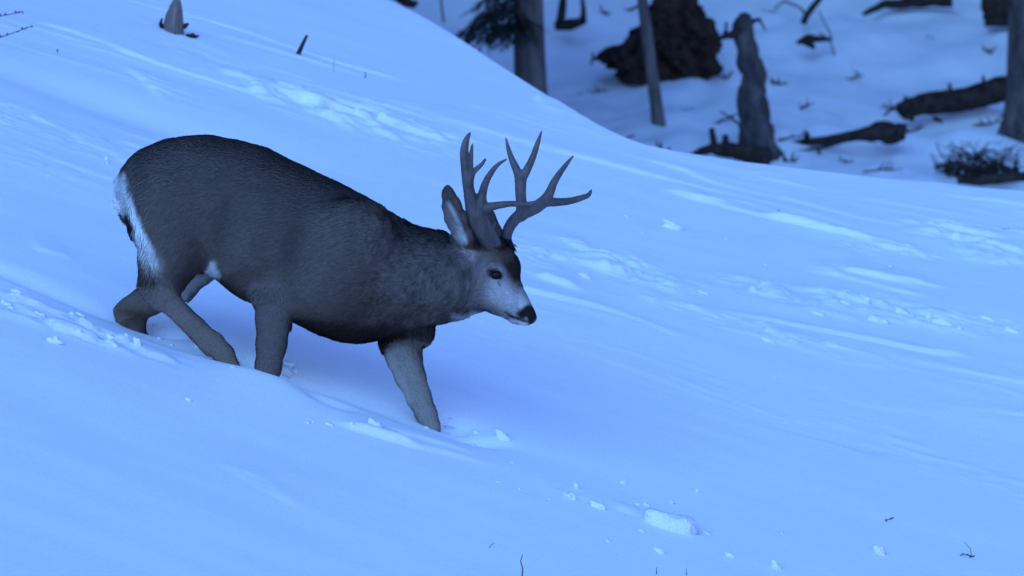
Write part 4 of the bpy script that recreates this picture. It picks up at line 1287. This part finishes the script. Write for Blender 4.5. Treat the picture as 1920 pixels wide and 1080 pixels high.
# ------------------------------------------------------------------ snow chunks
def slab(px, py, w_, h_, label, group=None, seed=0, flat=False, tilt=0.0, depth=0.5):
    q = hit(px, py + h_ * 0.35)
    k = (DIST + q[1]) / 16 / S
    import bmesh
    r = random.Random(seed)
    n = 9
    # an irregular broken piece: polygon outline in x/z, thickness in y, rounded by noise
    bm = bmesh.new(); bmesh.ops.create_icosphere(bm, subdivisions=3 if w_ > 12 else 2, radius=1)
    V = np.array([v.co[:] for v in bm.verts]); F = [[v.index for v in f.verts] for f in bm.faces]; bm.free()
    ex = 0.8 if flat else 1.0
    V = np.sign(V) * np.abs(V) ** ex
    V = V / np.maximum(np.abs(V).max(1, keepdims=True) ** 0.35, 1e-6)
    nn = fbm(V[:, 0] * 1.3 + seed * 5.1, V[:, 1] * 1.3, V[:, 2] * 1.3, seed=seed, oct=3)
    V = V * (1 + (0.5 if flat else 0.8) * nn)[:, None]
    hx_, hz_ = w_ / 2 * k, h_ / 2 * k
    V = V * np.array([hx_, max(min(hx_, hz_) * depth * 1.6, .004), hz_])
    V[:, 2] -= V[:, 0] * (0.30 + tilt)
    c = q + np.array([0, 0, hz_ * (0.25 if flat else 0.45)])
    me = bpy.data.meshes.new('snow_chunk'); me.from_pydata(V.tolist(), [], F); me.update()
    for f in me.polygons: f.use_smooth = True
    me.materials.append(SNOWC)
    o = bpy.data.objects.new('snow_chunk', me); COL.objects.link(o); o.location = tuple(c)
    tag(o, label, 'snow chunk', group)
    return o
SNOWC = material('fresh_snow', (0.76, 0.78, 0.80), rough=0.6, bump=(40, 0.8, 0.02), spec=0.25)
slab(1261, 977, 88, 48, 'largest flat snow slab, lying at the lower right of the slope', seed=1, flat=True, tilt=-.1)
slab(1121, 946, 30, 15, 'small wedge of snow left of the largest slab', seed=2, flat=True)
slab(1068, 932, 22, 14, 'little lumpy snow chunk, second left of the largest slab', seed=3)
slab(1081, 913, 12, 14, 'small upright snow splinter above the lumpy chunk', seed=4)
slab(943, 820, 30, 20, 'slanted snow flake right of the forward foreleg', seed=5, flat=True, tilt=.35)
slab(703, 793, 24, 13, 'oval snow lump left of the forward foreleg', seed=6)
slab(1261, 423, 36, 15, 'bright oval snow lump right of the antlers', seed=7)
slab(1260, 944, 12, 8, 'tiny snow crumb on top of the largest slab', seed=8)
slab(1168, 906, 13, 8, 'lone snow crumb above and left of the largest slab', seed=9)
slab(1308, 920, 9, 7, 'lone snow crumb above and right of the largest slab', seed=10)
slab(1237, 1036, 18, 13, 'snow lump just below the largest slab', seed=11)
slab(1369, 1042, 18, 10, 'snow lump below and right of the largest slab', seed=12)
slab(1650, 1036, 20, 18, 'upright snow lump near the lower right twig', seed=13)
slab(1456, 1060, 16, 18, 'upright snow lump at the bottom edge', seed=14)
slab(208, 637, 14, 12, 'snow lump just below the trailing hind hock', seed=15)
slab(257, 645, 14, 14, 'snow lump between the two hind legs', seed=16)
slab(102, 638, 24, 15, 'broad snow lump at the far left below the track', seed=17)
slab(372, 652, 14, 14, 'snow lump touching the near hind shank', seed=18)
slab(354, 751, 12, 6, 'lone snow crumb on bare slope below the deer', seed=19)
G1 = 'snow crumbs scattered on the wind crust right of the antlers'
L1 = 'broken snow crumb on the wind crust at the right of the slope'
for i, (a, b, c, d_) in enumerate(((1648, 600, 46, 16), (1690, 583, 28, 14), (1742, 592, 14, 22), (1770, 606, 46, 16), (1625, 566, 16, 20), (1895, 622, 26, 10), (1585, 570, 20, 8), (1800, 618, 12, 8), (1710, 592, 18, 7),
                                   (1535, 588, 28, 8), (1320, 551, 18, 7), (1096, 518, 24, 12), (1205, 437, 8, 5), (1362, 448, 8, 6), (1176, 406, 9, 5), (1620, 555, 14, 7), (1582, 550, 12, 6), (1850, 597, 26, 8), (1442, 638, 24, 9), (1435, 497, 10, 5), (1670, 499, 10, 6))):
    slab(a, b, c * .9, d_ * .8, L1, G1, 30 + i)
G2 = 'snow crumbs kicked up left of the hind legs'
for i, (a, b, c, d_) in enumerate(((150, 620, 10, 7), (172, 616, 9, 6), (135, 590, 12, 7), (152, 592, 14, 6), (215, 650, 12, 6), (237, 632, 9, 6), (246, 634, 8, 5), (30, 553, 20, 9), (12, 570, 18, 8), (22, 580, 12, 7), (75, 593, 20, 9), (300, 634, 8, 5), (322, 650, 9, 5), (200, 298, 9, 10), (202, 308, 6, 5))):
    slab(a, b, c, d_, 'small snow crumb kicked up left of the hind legs' if b > 400 else 'tiny snow crumb resting left of the rump, high on the slope', G2 if b > 400 else 'snow crumbs resting high on the slope left of the rump', 60 + i)
G3 = 'snow crumbs along the broken crust in front of the forward foreleg'
for i, (a, b, c, d_) in enumerate(((578, 796, 8, 5), (587, 793, 6, 4), (618, 797, 15, 6), (660, 800, 8, 5), (888, 834, 8, 5), (892, 812, 14, 7), (934, 904, 7, 4), (1030, 934, 7, 5), (975, 917, 7, 4), (1196, 946, 9, 5), (1212, 948, 12, 6), (1205, 996, 12, 6), (1140, 1018, 9, 6), (1325, 1000, 16, 7), (1466, 1002, 6, 4), (960, 870, 7, 4))):
    slab(a, b, c, d_, 'tiny snow crumb along the broken crust below the forward foreleg', G3, 80 + i)
# powder thrown up against the near foreleg
for i, (a, b, c, d_) in enumerate(((838, 806, 12, 7), (850, 812, 8, 5), (800, 803, 10, 5), (846, 800, 7, 5))):
    slab(a, b, c, d_, 'small snow crumb broken loose beside the forward foreleg', 'snow crumbs beside the forward foreleg', 140 + i)
for i, (a, b, c, d_) in enumerate(((446, 682, 10, 6), (456, 676, 8, 6), (290, 622, 10, 6), (306, 628, 7, 4), (436, 690, 8, 4))):
    slab(a, b, c, d_, 'small snow crumb broken loose beside the near hind foot' if a > 400 else 'small snow crumb broken loose beside the trailing hind foot', 'snow crumbs beside the near hind foot' if a > 400 else 'snow crumbs beside the trailing hind foot', 150 + i)
G4 = 'powder clods against the near foreleg'
for i, (a, b, c, d_) in enumerate(((512, 694, 26, 12), (529, 692, 34, 20), (543, 688, 22, 17), (548, 700, 22, 10), (524, 684, 16, 12), (536, 704, 30, 10), (518, 700, 16, 8), (556, 694, 10, 8))):
    slab(a, b, c, d_, 'powdery snow clod piled against the near foreleg', G4, 110 + i, depth=.9)
